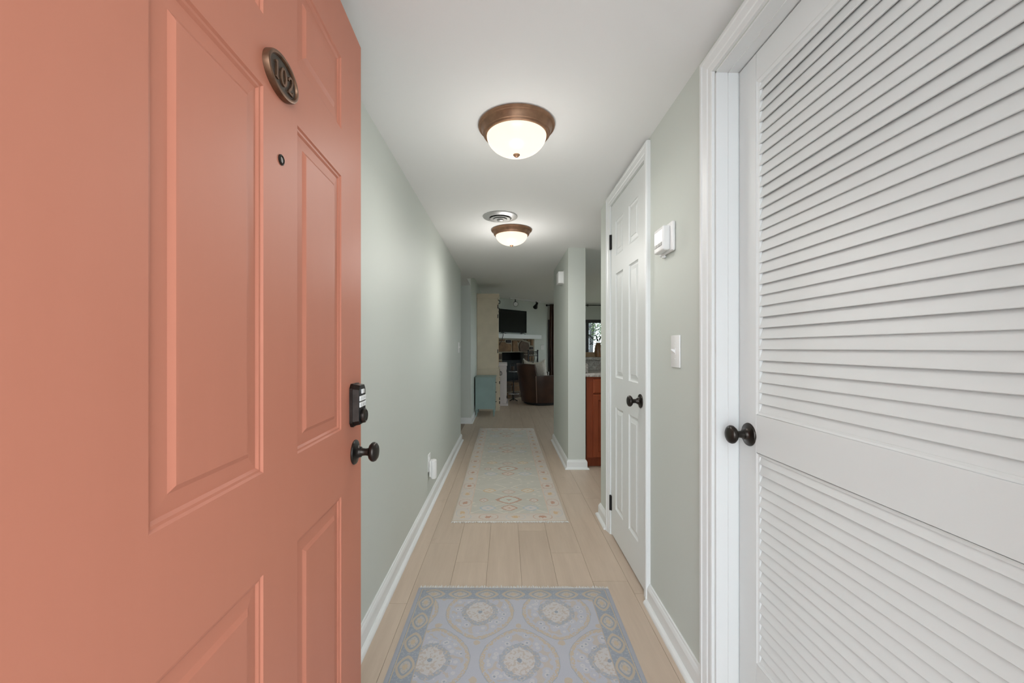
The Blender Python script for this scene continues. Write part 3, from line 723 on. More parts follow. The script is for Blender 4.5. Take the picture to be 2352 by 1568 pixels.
tr = thing('wooden_tray', 'low tan wooden tray on the raised stone bar ledge', 'tray', (1.0, 4.75, 1.0585))
MB().rbox((.785, 4.64, 1.0585), (1.20, 4.90, 1.066), .002, 1).build('tray_base', M['tanwood'], tr)
for a, b_ in (((.785, 4.64), (1.20, 4.652)), ((.785, 4.888), (1.20, 4.90)), ((.785, 4.652), (.797, 4.888)), ((1.188, 4.652), (1.20, 4.888))):
    MB().rbox((a[0], a[1], 1.066), (b_[0], b_[1], 1.110), .002, 1).build('tray_side', M['tanwood'], tr)
M['amber'] = plain('amber_brown_ceramic', lin(.24, .115, .045), .3, var=.45, vscale=9)
vx, vy = at(1374.5, 800, 4.58)[0], 4.59
vs_ = thing('vase', 'amber brown ceramic vase on the raised bar ledge', 'vase', (vx, vy, 1.0585))
MB().lathe([(.0001, 1.0585), (.030, 1.0585), (.036, 1.064), (.0405, 1.10), (.041, 1.14), (.037, 1.175), (.028, 1.200), (.021, 1.212), (.0215, 1.222), (.018, 1.222), (.017, 1.205), (.0001, 1.19)], (vx, vy, 0), 'Z', 32).build('vase_body', M['amber'], vs_)
M['leaf'] = plain('dark_leaf_green', lin(.035, .055, .025), .55, var=.4, vscale=20)
pn = thing('leafy_branches', 'dark leafy sprigs standing in the amber vase', 'plant', (vx, vy, 1.215))
def leaf_shape(mb, p, d, ln, wd, up=Vector((0, 0, 1))):
    d = d.normalized(); s_ = d.cross(up); s_ = s_.normalized() if s_.length > 1e-3 else Vector((1, 0, 0)); nrm = s_.cross(d)
    q = [p, p+d*ln*.3+s_*wd+nrm*wd*.3, p+d*ln*.65+s_*wd*.8+nrm*wd*.2, p+d*ln, p+d*ln*.65-s_*wd*.8+nrm*wd*.2, p+d*ln*.3-s_*wd+nrm*wd*.3, p+d*ln*.5-nrm*wd*.15]
    mb.add(q, [(0, 1, 6), (1, 2, 6), (2, 3, 6), (3, 4, 6), (4, 5, 6), (5, 0, 6)])
for ex, ey, ez in ((-.115, -.02, .075), (-.075, .02, -.01), (-.03, -.04, .055), (.04, .03, .05), (.07, -.03, .02)):
    base = Vector((vx, vy, 1.19)); tipv = Vector((vx+ex, vy+ey, 1.225+ez)); mid = base.lerp(tipv, .5)+Vector((0, 0, .018))
    pts = [base*(1-s)**2 + mid*2*s*(1-s) + tipv*s*s for s in [i/8 for i in range(9)]]
    st = MB().tube(pts, [.0036-.0002*i for i in range(9)], 6).build('stem', M['leaf'], pn)
    for i in range(3, 9):
        for sg in (-1, 1):
            lf = MB(); d_ = (pts[i]-pts[i-1]).normalized() + Vector((rnd.uniform(-.5, .5), rnd.uniform(-.5, .5), sg*.9)); leaf_shape(lf, pts[i], d_, rnd.uniform(.030, .044), .009)
            lf.build('leaf', M['leaf'], st)

# ------------------------------------------------------------------ glass doors, curtain, garden
wd = thing('window_1', 'dark framed glass doors looking out to trees', 'window', (WX0, YB, 0), kind='structure')
M['darkframe'] = plain('black_brown_frame', lin(.018, .014, .011), .45)
MB().box((WX0, YB-.012, 0), (WX0+.055, YB+.11, WT)).box((WX1-.055, YB-.012, 0), (WX1, YB+.11, WT)).box((WX0+.055, YB-.012, WT-.085), (WX1-.055, YB+.11, WT)).box((WX0+.055, YB-.012, 0), (WX1-.055, YB+.11, .07)).build('window_frame', M['darkframe'], wd)
mxs = [at(1348.6, 800, YB)[0]]
for mx_ in (WX0+.53, mxs[0], mxs[0]+.56):
    MB().box((mx_-.042, YB+.0, .07), (mx_+.042, YB+.09, WT-.085)).build('mullion', M['darkframe'], wd)
ed = [WX0+.055, WX0+.53, mxs[0], mxs[0]+.56, WX1-.055]
for a, b_ in zip(ed[:-1], ed[1:]):
    MB().box((a+.02, YB+.045, .07), (b_-.02, YB+.051, WT-.085)).build('pane', 'glass', wd)
for nm, ya, yb, za, zb_, lab in (('added_window_2', 3.0, 4.6, 1.05, 2.0, 'unseen window added to bring daylight into the kitchen'), ('added_window_3', 6.6, 8.6, .9, 2.0, 'unseen window added to bring daylight into the living room')):  # out of view, both added to let more daylight in
    w_ = thing(nm, lab, 'window', (3.65, (ya+yb)/2, za), kind='structure')
    MB().box((3.62, ya, za), (3.68, ya+.05, zb_)).box((3.62, yb-.05, za), (3.68, yb, zb_)).box((3.62, ya+.05, za), (3.68, yb-.05, za+.05)).box((3.62, ya+.05, zb_-.05), (3.68, yb-.05, zb_)).box((3.63, (ya+yb)/2-.02, za+.05), (3.67, (ya+yb)/2+.02, zb_-.05)).build('window_frame', M['darkframe'], w_)
    MB().box((3.648, ya+.05, za+.05), (3.652, yb-.05, zb_-.05)).build('pane', 'glass', w_)
M['curtain'] = plain('brown_curtain_fabric', lin(.115, .055, .034), .45, bscale=30, bstr=.2, var=.3)
RZ = CAM_H + (VPY-701)*10.97/F
rod = thing('curtain_rod', 'thin black curtain rod above the glass doors', 'curtain rod', (1.15, 10.97, RZ))
rx0 = at(1257, 700, 10.97)[0]
MB().tube([(rx0, 10.97, RZ), (3.4, 10.97, RZ)], .011, 12).build('rod', 'black', rod)
MB().lathe([(.0001, -.03), (.014, -.028), (.026, -.012), (.027, 0), (.022, .014), (.012, .020), (.0001, .022)], (rx0-.01, 10.97, RZ), 'X', 16).build('finial', 'black', rod)
for bx_ in (1.45, at(1350, 700, 10.97)[0], 3.3):
    MB().tube([(bx_, 10.97, RZ), (bx_, YB-.001, RZ)], .007, 8).tube([(bx_, 10.97, RZ-.035), (bx_, 10.97, RZ+.03)], .010, 8).build('rod_bracket', 'black', rod)
ctn = thing('curtain', 'gathered brown curtain beside the glass doors', 'curtain', (1.2, 10.97, 0))
t = MB(); rows = []
c0, c1 = at(1262.5, 0, 10.97)[0], at(1262.5, 0, 10.97)[0]+.36
nz = 14
for j in range(nz+1):
    z = .03 + (RZ+.03-.03)*j/nz; row = []
    pinch = 1 - .18*math.exp(-((z-RZ)/.12)**2)
    for i in range(73):
        s_ = i/72; amp = .042*(.6+.4*(1-j/nz)); x = c0 + (c1-c0)*s_*pinch + .006*math.sin(z*3+s_*9); row.append((x, 10.97 + amp*math.sin(s_*math.pi*13) , z))
    rows.append(row)
t.sweep(rows, smooth=True); o = t.build('curtain_panel', M['curtain'], ctn)
sd = o.modifiers.new('thickness', 'SOLIDIFY'); sd.thickness = .004
M['bark'] = plain('grey_bark', lin(.10, .105, .115), .9, bscale=25, bstr=.8, var=.6, vscale=14)
M['foliage'] = plain('garden_foliage', lin(.10, .15, .055), .7, var=.6, vscale=1.5)  # leaf green, varied by noise
def tree(loc, h, rt, crown, nleaf, label, seed):
    rr = random.Random(seed); x, y, z = loc
    t = thing('tree', label, 'tree', loc, group='trees beyond the glass doors')
    pts = [(x+.05*math.sin(i*.9+seed), y, z+h*i/8) for i in range(9)]
    MB().tube(pts, [rt*(1-.06*i) for i in range(9)], 12).build('trunk', M['bark'], t)
    br = MB(); lv = MB()
    for k in range(22):
        zz = z + h*rr.uniform(.12, .95); a = rr.uniform(0, 6.283); L_ = crown*rr.uniform(.5, 1.0)
        p0 = Vector((x, y, zz)); p1 = p0 + Vector((math.cos(a)*L_, math.sin(a)*L_, rr.uniform(-.1, .8)*L_*.6)); mid = p0.lerp(p1, .5)+Vector((0, 0, .12))
        br.tube([p0, mid, p1], [rt*.16, rt*.10, rt*.03], 6)
        for j in range(nleaf//22):
            s_ = rr.uniform(.25, 1.05); q = p0.lerp(p1, s_) + Vector((rr.gauss(0, .2), rr.gauss(0, .2), rr.gauss(0, .18)))
            leaf_shape(lv, q, Vector((rr.uniform(-1, 1), rr.uniform(-1, 1), rr.uniform(-1, .4))), rr.uniform(.05, .10), rr.uniform(.012, .024))
    tag(br.build('branches', M['bark'], t), kind='stuff'); tag(lv.build('foliage', M['foliage'], t, weld=False), kind='stuff')
TX = at(1357, 800, 13.6)[0]
tree((TX, 13.6, -.3), 4.6, .085, 1.3, 1500, 'pale grey tree trunk right outside the glass doors', 1)
tree((3.45, 16.2, -.3), 4.4, .07, 1.25, 7000, 'dense leafy tree filling the view past the pale trunk', 9)
tree((5.9, 17.4, -.3), 5.2, .12, 1.7, 3400, 'leafy green tree farther out in the garden', 2)
tree((2.0, 20.0, -.3), 5.0, .10, 1.7, 3000, 'leafy tree behind the pale trunk', 3)
tree((8.6, 14.5, -.3), 5.0, .10, 1.5, 1500, 'leafy tree at the garden edge toward the right', 4)

# ------------------------------------------------------------------ corner fireplace wall (45 degrees)
FO = Vector((-.54, 9.38, 0)); DL = (YB - 9.38)*math.sqrt(2)
PD = 9.92
def diag(px, py, off=0.0):             # pixel -> (u, z) on the plane "off" metres in front of the diagonal wall
    t_ = (px - VPX)/F; Y = (PD - off*math.sqrt(2))/(1 - t_); X = t_*Y
    return ((X-FO.x)*.70711 + (Y-FO.y)*.70711, CAM_H - (py - VPY)*Y/F)
OU0, OU1, OZ0, OZ1 = .60, diag(1201, 800)[0], .36, diag(1180, 809)[1]
SU1 = diag(1225.5, 800)[0]; SU0 = OU0 - (SU1 - OU1)
dw = thing('wall_diagonal', 'sage diagonal wall across the living room corner behind the fireplace', 'wall', FO, R(45), kind='structure')
MB().box((0, 0, 0), (OU0, .10, HL)).box((OU1, 0, 0), (DL, .10, HL)).box((OU0, 0, OZ1), (OU1, .10, HL)).box((OU0, 0, 0), (OU1, .10, OZ0)).build('wall_panel', 'wall', dw, True)
fp = thing('fireplace', 'corner fieldstone fireplace with pale mortar under the white mantel', 'fireplace', FO, R(45))
M['mortar'] = plain('pale_mortar', lin(.32, .29, .22), .95, bscale=80, bstr=.5, var=.25)
M['stone_a'] = plain('brown_fieldstone', lin(.23, .135, .070), .85, bscale=30, bstr=.6, var=.5, vscale=7)
M['stone_b'] = plain('dark_fieldstone', lin(.12, .082, .058), .85, bscale=30, bstr=.6, var=.5, vscale=7)
M['stone_c'] = plain('charcoal_fieldstone', lin(.045, .038, .042), .85, bscale=30, bstr=.6, var=.3, vscale=7)
M['soot'] = plain('sooty_firebox', lin(.012, .012, .013), .8)
MZ0 = diag(1200, 778, .02)[1]
MB().box((SU0, -.03, OZ0), (OU0, 0, MZ0)).box((OU1, -.03, OZ0), (SU1, 0, MZ0)).box((OU0, -.03, OZ1), (OU1, 0, MZ0)).build('mortar_bed', 'mortar', fp, True)
MB().box((OU0-.001, .40, OZ0), (OU1+.001, .42, OZ1)).box((OU0-.02, -.029, OZ0), (OU0, .40, OZ1)).box((OU1, -.029, OZ0), (OU1+.02, .40, OZ1)).box((OU0, -.029, OZ1), (OU1, .40, OZ1+.02)).box((OU0, -.02, OZ0-.02), (OU1, .40, OZ0)).build('firebox', 'soot', fp, True)
M['insert'] = plain('dark_steel_insert', lin(.02, .024, .028), .3, .6)
ins = MB().box((OU0+.02, .02, OZ0), (OU1-.02, .05, .86)).build('stove_insert', M['insert'], fp, True)
MB().box((OU0+.08, .012, OZ0+.06), (OU1-.08, .02, .80)).build('insert_door', M['insert'], ins, True)
def c6(x, y): return (1140 + x/15.68, 760 + y/15.68)
ST_ = [('stone_a', [(-430,400),(-120,385),(300,395),(350,445),(530,468),(548,560),(520,742),(200,748),(-430,745)]), ('stone_c', [(340,330),(420,318),(512,325),(517,422),(420,428),(345,415)]),
       ('stone_a', [(567,338),(640,328),(722,332),(757,560),(790,738),(680,745),(567,740)]), ('stone_b', [(900,345),(1040,392),(1130,420),(1165,500),(1150,700),(1100,742),(960,748),(830,738),(795,560),(822,450)]),
       ('stone_b', [(950,298),(1045,296),(1030,338)]), ('stone_a', [(1078,302),(1200,300),(1198,388),(1088,352)]), ('stone_a', [(1232,302),(1302,310),(1298,525),(1222,520)]),
       ('stone_c', [(1192,578),(1300,570),(1308,658),(1184,662)]), ('stone_a', [(742,342),(852,338),(792,420)]), ('stone_a', [(110,300),(285,300),(275,372),(110,372)]), ('stone_a', [(-430,300),(80,300),(80,365),(-430,365)]),
       ('stone_b', [(998,772),(1122,766),(1112,828),(992,832)]), ('stone_b', [(1150,700),(1310,690),(1318,850),(1150,852)]), ('stone_b', [(995,860),(1130,870),(1140,1130),(990,1120)]), ('stone_a', [(1165,880),(1315,875),(1318,1080),(1170,1090)]),
       ('stone_b', [(1000,1150),(1310,1120),(1318,1380),(1000,1400)]), ('stone_a', [(1000,1425),(1150,1420),(1160,1760),(1000,1765)]), ('stone_b', [(1185,1415),(1318,1405),(1318,1740),(1190,1760)])]
for mt, poly in ST_:
    pp = [diag(*c6(*p), off=.03) for p in poly]
    MB().prism(pp, lambda x, z, h: (x, -h, z), .028, .058, .06).build('stone', mt, fp, True)
for i in range(4):
    z0_ = OZ0 + i*.17
    MB().prism([(SU0+.02, z0_+.01), (OU0-.02, z0_+.02), (OU0-.015, z0_+.155), (SU0+.02, z0_+.16)], lambda x, z, h: (x, -h, z), .028, .056, .06).build('stone', ['stone_a', 'stone_b'][i % 2], fp, True)
HU0, HU1, HD = SU0-.05, SU1+.12, .50
MB().box((HU0, -HD, 0), (HU1, -.0, .30)).build('hearth_core', 'mortar', fp, True)
n = 6
for i in range(n):
    a = HU0 + (HU1-HU0)*i/n; b_ = HU0 + (HU1-HU0)*(i+1)/n
    MB().rbox((a+.008, -HD-.03, .30), (b_-.008, -.03, .358), .008, 1).build('hearth_slab', ['stone_b', 'stone_a'][i % 2], fp, True)
    MB().prism([(a+.015, .01), (b_-.012, .015), (b_-.018, .145), (a+.012, .15)], lambda x, z, h: (x, -h, z), HD-.002, HD+.02, .06).build('stone', ['stone_a', 'stone_b'][i % 2], fp, True)
    MB().prism([(a+.012, .165), (b_-.015, .16), (b_-.012, .285), (a+.016, .29)], lambda x, z, h: (x, -h, z), HD-.002, HD+.02, .06).build('stone', ['stone_b', 'stone_a'][i % 2], fp, True)
MT = 1.497
MU1 = diag(1244, 773, .20)[0]; MU0 = max(.06, OU0+OU1-MU1)
mn = tag(MB().rbox((MU0, -.20, MZ0), (MU1, .0, MT), .004, 1).build('mantel_shelf', 'trim', fp, True), 'thick white mantel shelf')
# television on the mantel
tv = thing('television', 'black flat screen television standing on the white mantel', 'television', (FO.x, FO.y, MT), R(45))
tu0, tu1 = diag(1145.5, 740, .10)[0], diag(1209.3, 740, .10)[0]
tz0 = diag(1180, 763.5, .10)[1]-MT; tz1 = diag(1209.3, 714.5, .10)[1]-MT
M['tvscreen'] = plain('dark_glass_screen', lin(.006, .007, .008), .12)
hs = MB().rbox((tu0, -.108, tz0), (tu1, -.065, tz1), .004, 1).build('housing', 'black', tv, True)
MB().box((tu0+.010, -.1095, tz0+.018), (tu1-.010, -.1075, tz1-.010)).build('screen', M['tvscreen'], tv, True)
for fx in (tu0+.13, tu1-.16):
    t = MB()
    for sg in (-1, 1): t.tube([(fx+sg*.005, -.09, tz0+.01), (fx+sg*.05, -.12, .016), (fx+sg*.075, -.15, .005)], .006, 6); t.tube([(fx+sg*.005, -.09, tz0+.01), (fx+sg*.04, -.06, .005)], .006, 6)
    t.build('stand_foot', 'black', tv, True)
t = MB().tube([(tu0+.06, -.10, tz0+.03), (tu0+.05, -.205, .02), (tu0+.03, -.212, -.06), (tu0+.0, -.207, -.16), (tu0-.02, -.10, -.30)], .006, 6); t.build('power_cord', 'black', tv, True)
# fire screen on the hearth
fs = thing('fireplace_screen', 'black iron scrollwork fire screen at the fireplace edge', 'fire screen', (FO.x, FO.y, .358), R(45))
fu1 = diag(1235, 804, .33)[0]; fu0 = diag(1213.5, 804, .33)[0]; fzt = diag(1235, 806, .33)[1]-.358
FY = -.33
for u in (fu0, fu1):
    MB().tube([(u, FY, .0), (u, FY, fzt)], .017, 8).lathe([(.0001, fzt-.01), (.022, fzt), (.024, fzt+.015), (.012, fzt+.03), (.0001, fzt+.034)], (u, FY, 0), 'Z', 12).build('post', 'black', fs, True)
    MB().tube([(u, FY-.09, .008), (u, FY+.09, .008)], .009, 8).build('foot', 'black', fs, True)
zr = fzt - .115
for z in (fzt-.012, zr, .10): MB().tube([(fu0, FY, z), (fu1, FY, z)], .009, 8).build('crossbar', 'black', fs, True)
fu = fu1-fu0
for i in range(3):
    cu = fu0+fu*(.2+.3*i)
    MB().tube([(cu+(.045-.0022*k)*math.cos(k*.5), FY, (fzt+zr)/2-.006+(.045-.0022*k)*math.sin(k*.5)) for k in range(17)], .006, 6).build('scroll', 'black', fs, True)
    MB().tube([(cu-.06+.12*k/10, FY, zr-.02-(zr-.14)*k/10) for k in range(11)], .006, 6).tube([(cu+.06-.12*k/10, FY, zr-.02-(zr-.14)*k/10) for k in range(11)], .006, 6).build('lattice', 'black', fs, True)
# wall plate right of the mantel
su, sz = diag(1245.5, 797.5)
sp_ = thing('wall_switch_plate', 'pale double switch plate on the wall right of the mantel', 'switch plate', (FO.x, FO.y, 0), R(45))
MB().rbox((su-.065, -.007, sz-.062), (su+.065, 0, sz+.062), .002, 1).build('cover_plate', 'plastic', sp_, True)
for k in (-.027, .027): MB().rbox((su+k-.017, -.010, sz-.033), (su+k+.017, -.006, sz+.033), .001, 1).build('rocker', 'plastic', sp_, True)
# track lights
def ceil_pt(px, py): 
    Y = (HL-CAM_H-.012)*F/(VPY-py); return ((px-VPX)*Y/F, Y)
ta, tb_ = Vector(ceil_pt(1171, 685)+(HL,)), Vector(ceil_pt(1241, 692.5)+(HL,))
tk = thing('track_light', 'white ceiling track with two black spotlights over the television', 'track light', ta.lerp(tb_, .5), math.atan2(tb_.y-ta.y, tb_.x-ta.x))
TL = (tb_-ta).length/2
MB().rbox((-TL, -.017, -.020), (TL, .017, 0), .003, 1).build('track_rail', 'trim', tk, True)
for px_, aim in ((1183, (-.55, -.75, -.35)), (1231, (.35, .75, -.55))):
    s_ = (px_-1171)/70*2*TL-TL
    jn = MB().tube([(s_, 0, -.02), (s_, 0, -.085)], .010, 8).build('spot_stem', 'black', tk, True)
    d_ = Vector(aim).normalized(); c_ = Vector((s_, 0, -.115))
    pts = [c_-d_*.10, c_-d_*.085, c_-d_*.03, c_+d_*.0, c_+d_*.07, c_+d_*.085]
    hd = MB().tube(pts, [.018, .028, .030, .036, .058, .060], 16).build('spot_head', 'black', jn, True)
    MB().tube([c_+d_*.0855, c_+d_*.088], .052, 16).build('spot_lens', M['plastic'], hd, True)

# ------------------------------------------------------------------ living room furniture on the left
M['cream'] = plain('cream_furniture_paint', lin(.66, .565, .42), .5, var=.12, vscale=4)
M['mint'] = plain('pale_teal_furniture_paint', lin(.28, .385, .365), .5, var=.1, vscale=5)
M['whitef'] = plain('white_furniture_paint', lin(.62, .57, .56), .5)
# pale teal chest
gx0, gx1, gy0, gy1 = -.517, -.186, 6.90, 7.42
gc = thing('side_chest', 'small pale teal chest on tapered legs by the living room wall', 'chest', ((gx0+gx1)/2, (gy0+gy1)/2, 0))
MB().box((gx0+.01, gy0+.014, .125), (gx1-.012, gy1-.01, .650)).build('body', M['mint'], gc)
MB().rbox((gx0-.004, gy0-.012, .650), (gx1+.014, gy1+.012, .668), .005, 2).build('top', M['mint'], gc)
for x in (gx0+.018, gx1-.018):
    for y in (gy0+.018, gy1-.018):
        MB().box((x-.018, y-.018, .115), (x+.018, y+.018, .650)).build('corner_post', M['mint'], gc)
        MB().lathe([(.0001, .115), (.013, .115), (.014, .106), (.020, .100), (.021, .090), (.017, .078), (.009, .004), (.008, 0), (.0001, 0)], (x, y, 0), 'Z', 16).build('leg', M['mint'], gc)
for k in range(3):
    dr = MB().rbox((gx1-.013, gy0+.05, .145+k*.168), (gx1+.002, gy1-.05, .297+k*.168), .003, 1).build('drawer', M['mint'], gc)
    MB().lathe([(.0001, 0), (.006, 0), (.005, .010), (.011, .017), (.0001, .021)], (gx1+.002, (gy0+gy1)/2, .22+k*.168), 'X', 12).build('drawer_knob', 'bronze', dr)
# cream hutch
hx0, hx1, hy0, hy1 = -.537, -.160, 7.56, 8.11
hu = thing('tall_hutch', 'tall cream painted hutch cabinet behind the teal chest', 'hutch', ((hx0+hx1)/2, (hy0+hy1)/2, 0))
MB().box((hx0, hy0+.01, .782), (hx1, hy1, 2.085)).build('upper_case', M['cream'], hu)
MB().box((hx0, hy0-.012, .06), (hx1+.028, hy1+.01, .760)).build('lower_case', M['cream'], hu)
MB().rbox((hx0, hy0-.024, .760), (hx1+.040, hy1+.02, .784), .005, 2).build('waist_moulding', M['cream'], hu)
rows = [[(hx0, hy0+.01-d, z), (hx1+d, hy0+.01-d, z), (hx1+d, hy1+d, z), (hx0, hy1+d, z)] for d, z in ((0, 2.085), (.008, 2.088), (.012, 2.10), (.030, 2.135), (.034, 2.14), (.036, 2.165))]
t = MB().sweep(rows); t.add(rows[-1], [(0, 1, 2, 3)]); t.build('crown_moulding', M['cream'], hu)
MB().box((hx0, hy0-.022, 0), (hx1+.042, hy1+.02, .06)).build('plinth', M['cream'], hu)
M['palewood'] = wood('pale_pine', lin(.42, .28, .13), lin(.60, .43, .22), .5)
gd = MB().box((hx1, hy0+.035, .82), (hx1+.018, hy1-.02, 2.05)).build('upper_door', M['cream'], hu)
MB().box((hx1+.0181, hy0+.05, .84), (hx1+.024, hy0+.10, 1.36)).build('door_edge_strip', M['palewood'], gd)
ld = MB().box((hx1+.028, hy0+.02, .10), (hx1+.046, hy1-.02, .60)).build('lower_door', M['cream'], hu)
dw_ = MB().box((hx1+.028, hy0+.02, .62), (hx1+.046, hy1-.02, .745)).build('drawer', M['cream'], hu)
MB().tube([(hx1+.046, hy0+.12, .715), (hx1+.075, hy0+.12, .712), (hx1+.082, hy0+.12, .690), (hx1+.080, hy0+.12, .655), (hx1+.046, hy0+.12, .648)], .006, 8).tube([(hx1+.048, hy0+.12, .73), (hx1+.048, hy0+.12, .64)], .008, 8).build('drawer_pull', 'black', dw_)
for z in (1.93, 1.75, 1.10): MB().lathe([(.0001, -.035), (.008, -.035), (.008, .035), (.0001, .035)], (hx1+.010, hy0+.022, z), 'Z', 10).build('hinge', 'black', gd)
for z in (.52, .22, .15): MB().lathe([(.0001, -.025), (.008, -.025), (.008, .025), (.0001, .025)], (hx1+.042, hy0+.012, z), 'Z', 10).build('hinge', 'black', ld)
for z in (2.03, 1.88): MB().tube([(hx1+.018, hy0+.12, z+.035), (hx1+.05, hy0+.12, z+.01), (hx1+.045, hy0+.12, z-.03), (hx1+.018, hy0+.12, z-.04)], .007, 8).build('door_latch', 'black', gd)
# white low cabinet beyond
lx0, lx1, ly0, ly1 = -.52, .008, 8.20, 8.95
lc = thing('low_cabinet', 'low white cabinet with black hinges beside the leather chair', 'cabinet', ((lx0+lx1)/2, (ly0+ly1)/2, 0))
MB().box((lx0, ly0, .05), (lx1-.006, ly1, .80)).build('body', M['whitef'], lc)
MB().rbox((lx1-.060, ly0-.006, .05), (lx1, ly0+.05, .80), .002, 1).build('corner_post', M['whitef'], lc)
MB().rbox((lx0, ly0-.02, .80), (lx1+.018, ly1+.01, .853), .006, 2).build('top', M['whitef'], lc)
MB().rbox((lx0, ly0-.035, 0), (lx1+.035, ly1+.01, .05), .006, 1).build('base_moulding', M['whitef'], lc)
d_ = MB().box((lx1-.006, ly0+.06, .08), (lx1+.010, ly1-.05, .78)).build('door', M['whitef'], lc)
for z in (.70, .17): MB().lathe([(.0001, -.028), (.009, -.028), (.009, .028), (.0001, .028)], (lx1+.013, ly0+.055, z), 'Z', 10).build('hinge', 'black', d_)

# ------------------------------------------------------------------ leather barrel chair
M['leather'] = plain('dark_brown_leather', lin(.058, .025, .014), .33, bscale=55, bstr=.25, var=.45, vscale=5)
M['piping'] = plain('worn_leather_seam', lin(.22, .14, .11), .35)
cc = Vector((.745, 8.56, 0))
chr_ = thing('barrel_chair', 'dark brown leather barrel chair seen from behind', 'armchair', cc)
def chz(a):                     # rim height by angle (degrees, 180+25 is the middle of the back)
    d = abs((a - 205 + 180) % 360 - 180)
    if d <= 45: return .835 + .010*math.cos(R(d*1.9))
    if d >= 49: return .605 + .035*(d-49)/90
    return .835 + (.605-.835)*(d-45)/4
def rad(a, z):                  # slight flare towards the top
    return .405 + .115*min(1.08, z/.78)
angs = [205 + d for d in [-140 + i*6.5 for i in range(15)] + [-48, -47, -46, -45] + [-43+i*(86/20) for i in range(21)] + [45, 46, 47, 48] + [49 + i*6.5 for i in range(15)]]
rows_o = []
for a in angs:
    zt_ = chz(a); c_, s_ = math.cos(R(a)), math.sin(R(a)); prof = []
    for k in range(7):
        z = .06 + (zt_-.02-.06)*k/6; r_ = rad(a, z) + .006*math.sin(math.pi*k/6); prof.append((r_*c_, r_*s_, z))
    rt = rad(a, zt_)
    for dr, dz in ((-.004, -.006), (-.02, 0), (-.055, .0), (-.075, -.008), (-.085, -.03)): prof.append(((rt+dr)*c_, (rt+dr)*s_, zt_+dz))
    prof.append(((rt-.09)*c_, (rt-.09)*s_, .36))
    rows_o.append(prof)
t = MB().sweep(rows_o, smooth=True)
for r_ in (rows_o[0], rows_o[-1]): t.add(r_, [tuple(range(len(r_)))])
t.build('shell', M['leather'], chr_, True)
for d in (-47.5, 47.5):
    a = R(205-d); pts = []
    for k in range(12):
        z = .06 + (.60-.06)*k/11; r_ = rad(0, z)+.008; pts.append((r_*math.cos(a), r_*math.sin(a), z))
    MB().tube(pts, .0075, 6).build('seam_piping', M['piping'], chr_, True)
MB().lathe([(.0001, .10), (.375, .10), (.385, .14), (.395, .40), (.370, .445), (.18, .465), (.0001, .47)], (0, 0, 0), 'Z', 40).build('seat_cushion', M['leather'], chr_, True)
MB().lathe([(.0001, .012), (.36, .012), (.375, .02), (.375, .045), (.390, .062), (.0001, .062)], (0, 0, 0), 'Z', 40).build('swivel_base', 'black', chr_, True)
MB().lathe([(.0001, 0), (.33, 0), (.33, .012), (.0001, .012)], (0, 0, 0), 'Z', 32).build('floor_ring', 'black', chr_, True)
# white pillow
M['pillow'] = plain('off_white_fleece', lin(.80, .76, .68), .95, bscale=120, bstr=.9, var=.15, vscale=30)
pw = thing('throw_pillow', 'off-white fleece pillow leaning in the leather chair', 'pillow', (cc.x-.085, cc.y-.14, .475), R(58))
def pil(u, v, sg):
    e = (1-abs(u)**3.2)*(1-abs(v)**3.2); th_ = .012 + .060*max(0, e)**.6
    cr = .045*(abs(u)*abs(v))**2
    x = .0 + sg*th_ + (v+1)*.5*(-.17); y = u*(.235+.0) + (.012*u*abs(v)**3); z = .002 + (v+1)*.5*.405 + .055*abs(u)**3*max(0, v)**2 - .03*(1-abs(u)**2)*max(0, v)**3
    return (x, y, z)
t = MB(); n = 18
for sg in (-1, 1): t.sweep([[pil(-1+2*i/n, -1+2*j/n, sg) for i in range(n+1)] for j in range(n+1)], smooth=True)
for edge in ([(-1, -1+2*j/n) for j in range(n+1)], [(1, -1+2*j/n) for j in range(n+1)], [(-1+2*j/n, -1) for j in range(n+1)], [(-1+2*j/n, 1) for j in range(n+1)]):
    t.sweep([[pil(u, v_, -1) for u, v_ in edge], [pil(u, v_, 1) for u, v_ in edge]], smooth=True)
t.build('pillow_body', M['pillow'], pw, True)
f = MB()
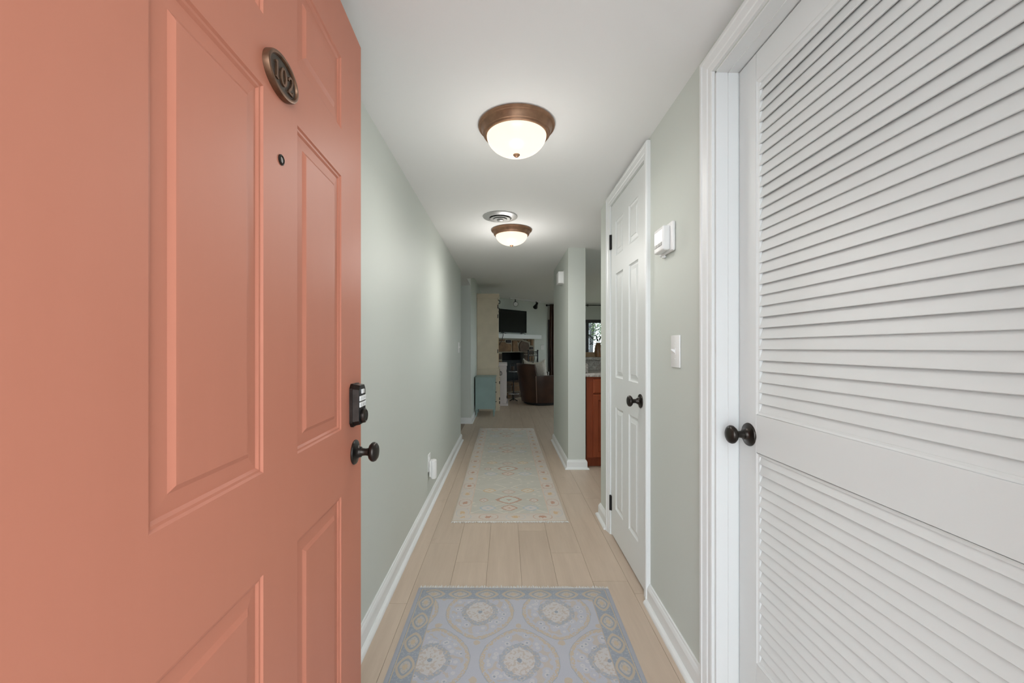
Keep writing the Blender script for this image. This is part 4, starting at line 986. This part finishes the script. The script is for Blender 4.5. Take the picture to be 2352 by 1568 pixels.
for i in range(260):
    v_ = 1 if rnd.random() < .5 else rnd.uniform(-1, 1); u = rnd.uniform(-1, 1) if v_ == 1 else rnd.choice((-1, 1))
    p = Vector(pil(u, v_, rnd.choice((-.6, 0, .6)))); f.tube([p, p + Vector((rnd.gauss(0, .006), u*.012 if abs(u) > .99 else rnd.gauss(0, .006), .018 if v_ == 1 else rnd.gauss(0, .008)))], [.0035, .001], 4)
tag(f.build('fringe', M['pillow'], pw, True), kind='stuff')
# small two-tier table with dark lantern
tx, ty = at(1179.5, 850, 8.95)[0], 8.90
M['paletop'] = plain('pale_metal_tray', lin(.55, .56, .55), .3, .5)
stb = thing('pedestal_table', 'slim two-tier metal side table left of the leather chair', 'side table', (tx, ty, 0))
MB().lathe([(.0001, .640), (.105, .640), (.110, .646), (.110, .656), (.104, .652), (.0001, .650)], (tx, ty, 0), 'Z', 32).build('table_top', M['paletop'], stb)
MB().lathe([(.0001, .03), (.011, .03), (.011, .640), (.0001, .640)], (tx, ty, 0), 'Z', 12).build('pole', M['insert'], stb)
MB().lathe([(.0001, .155), (.115, .155), (.120, .162), (.118, .170), (.0001, .168)], (tx, ty, 0), 'Z', 32).build('lower_tier', M['paletop'], stb)
for a in (90, 210, 330):
    MB().tube([(tx, ty, .06), (tx+.10*math.cos(R(a)), ty+.10*math.sin(R(a)), .012)], .009, 8).build('foot', M['insert'], stb)
ln = thing('lantern', 'small black lantern on the two-tier side table', 'lantern', (tx-.02, ty, .6525))
x, y, z = tx-.02, ty, .6525
MB().box((x-.055, y-.055, z), (x+.055, y+.055, z+.015)).build('base', 'black', ln)
for sx in (-1, 1):
    for sy in (-1, 1): MB().box((x+sx*.050-.006, y+sy*.050-.006, z+.015), (x+sx*.050+.006, y+sy*.050+.006, z+.15)).build('corner_post', 'black', ln)
MB().lathe([(.0001, z+.016), (.032, z+.016), (.032, z+.11), (.0001, z+.11)], (x, y, 0), 'Z', 20).build('candle', M['stone_b'], ln)
MB().add([(x-.062, y-.062, z+.15), (x+.062, y-.062, z+.15), (x+.062, y+.062, z+.15), (x-.062, y+.062, z+.15), (x, y, z+.185)], [(0,1,2,3),(0,1,4),(1,2,4),(2,3,4),(3,0,4)]).build('roof', 'black', ln)
MB().tube([(x+.022*math.cos(R(a)), y, z+.195+.022*math.sin(R(a))) for a in range(0, 361, 30)], .003, 6).build('ring_handle', 'black', ln)
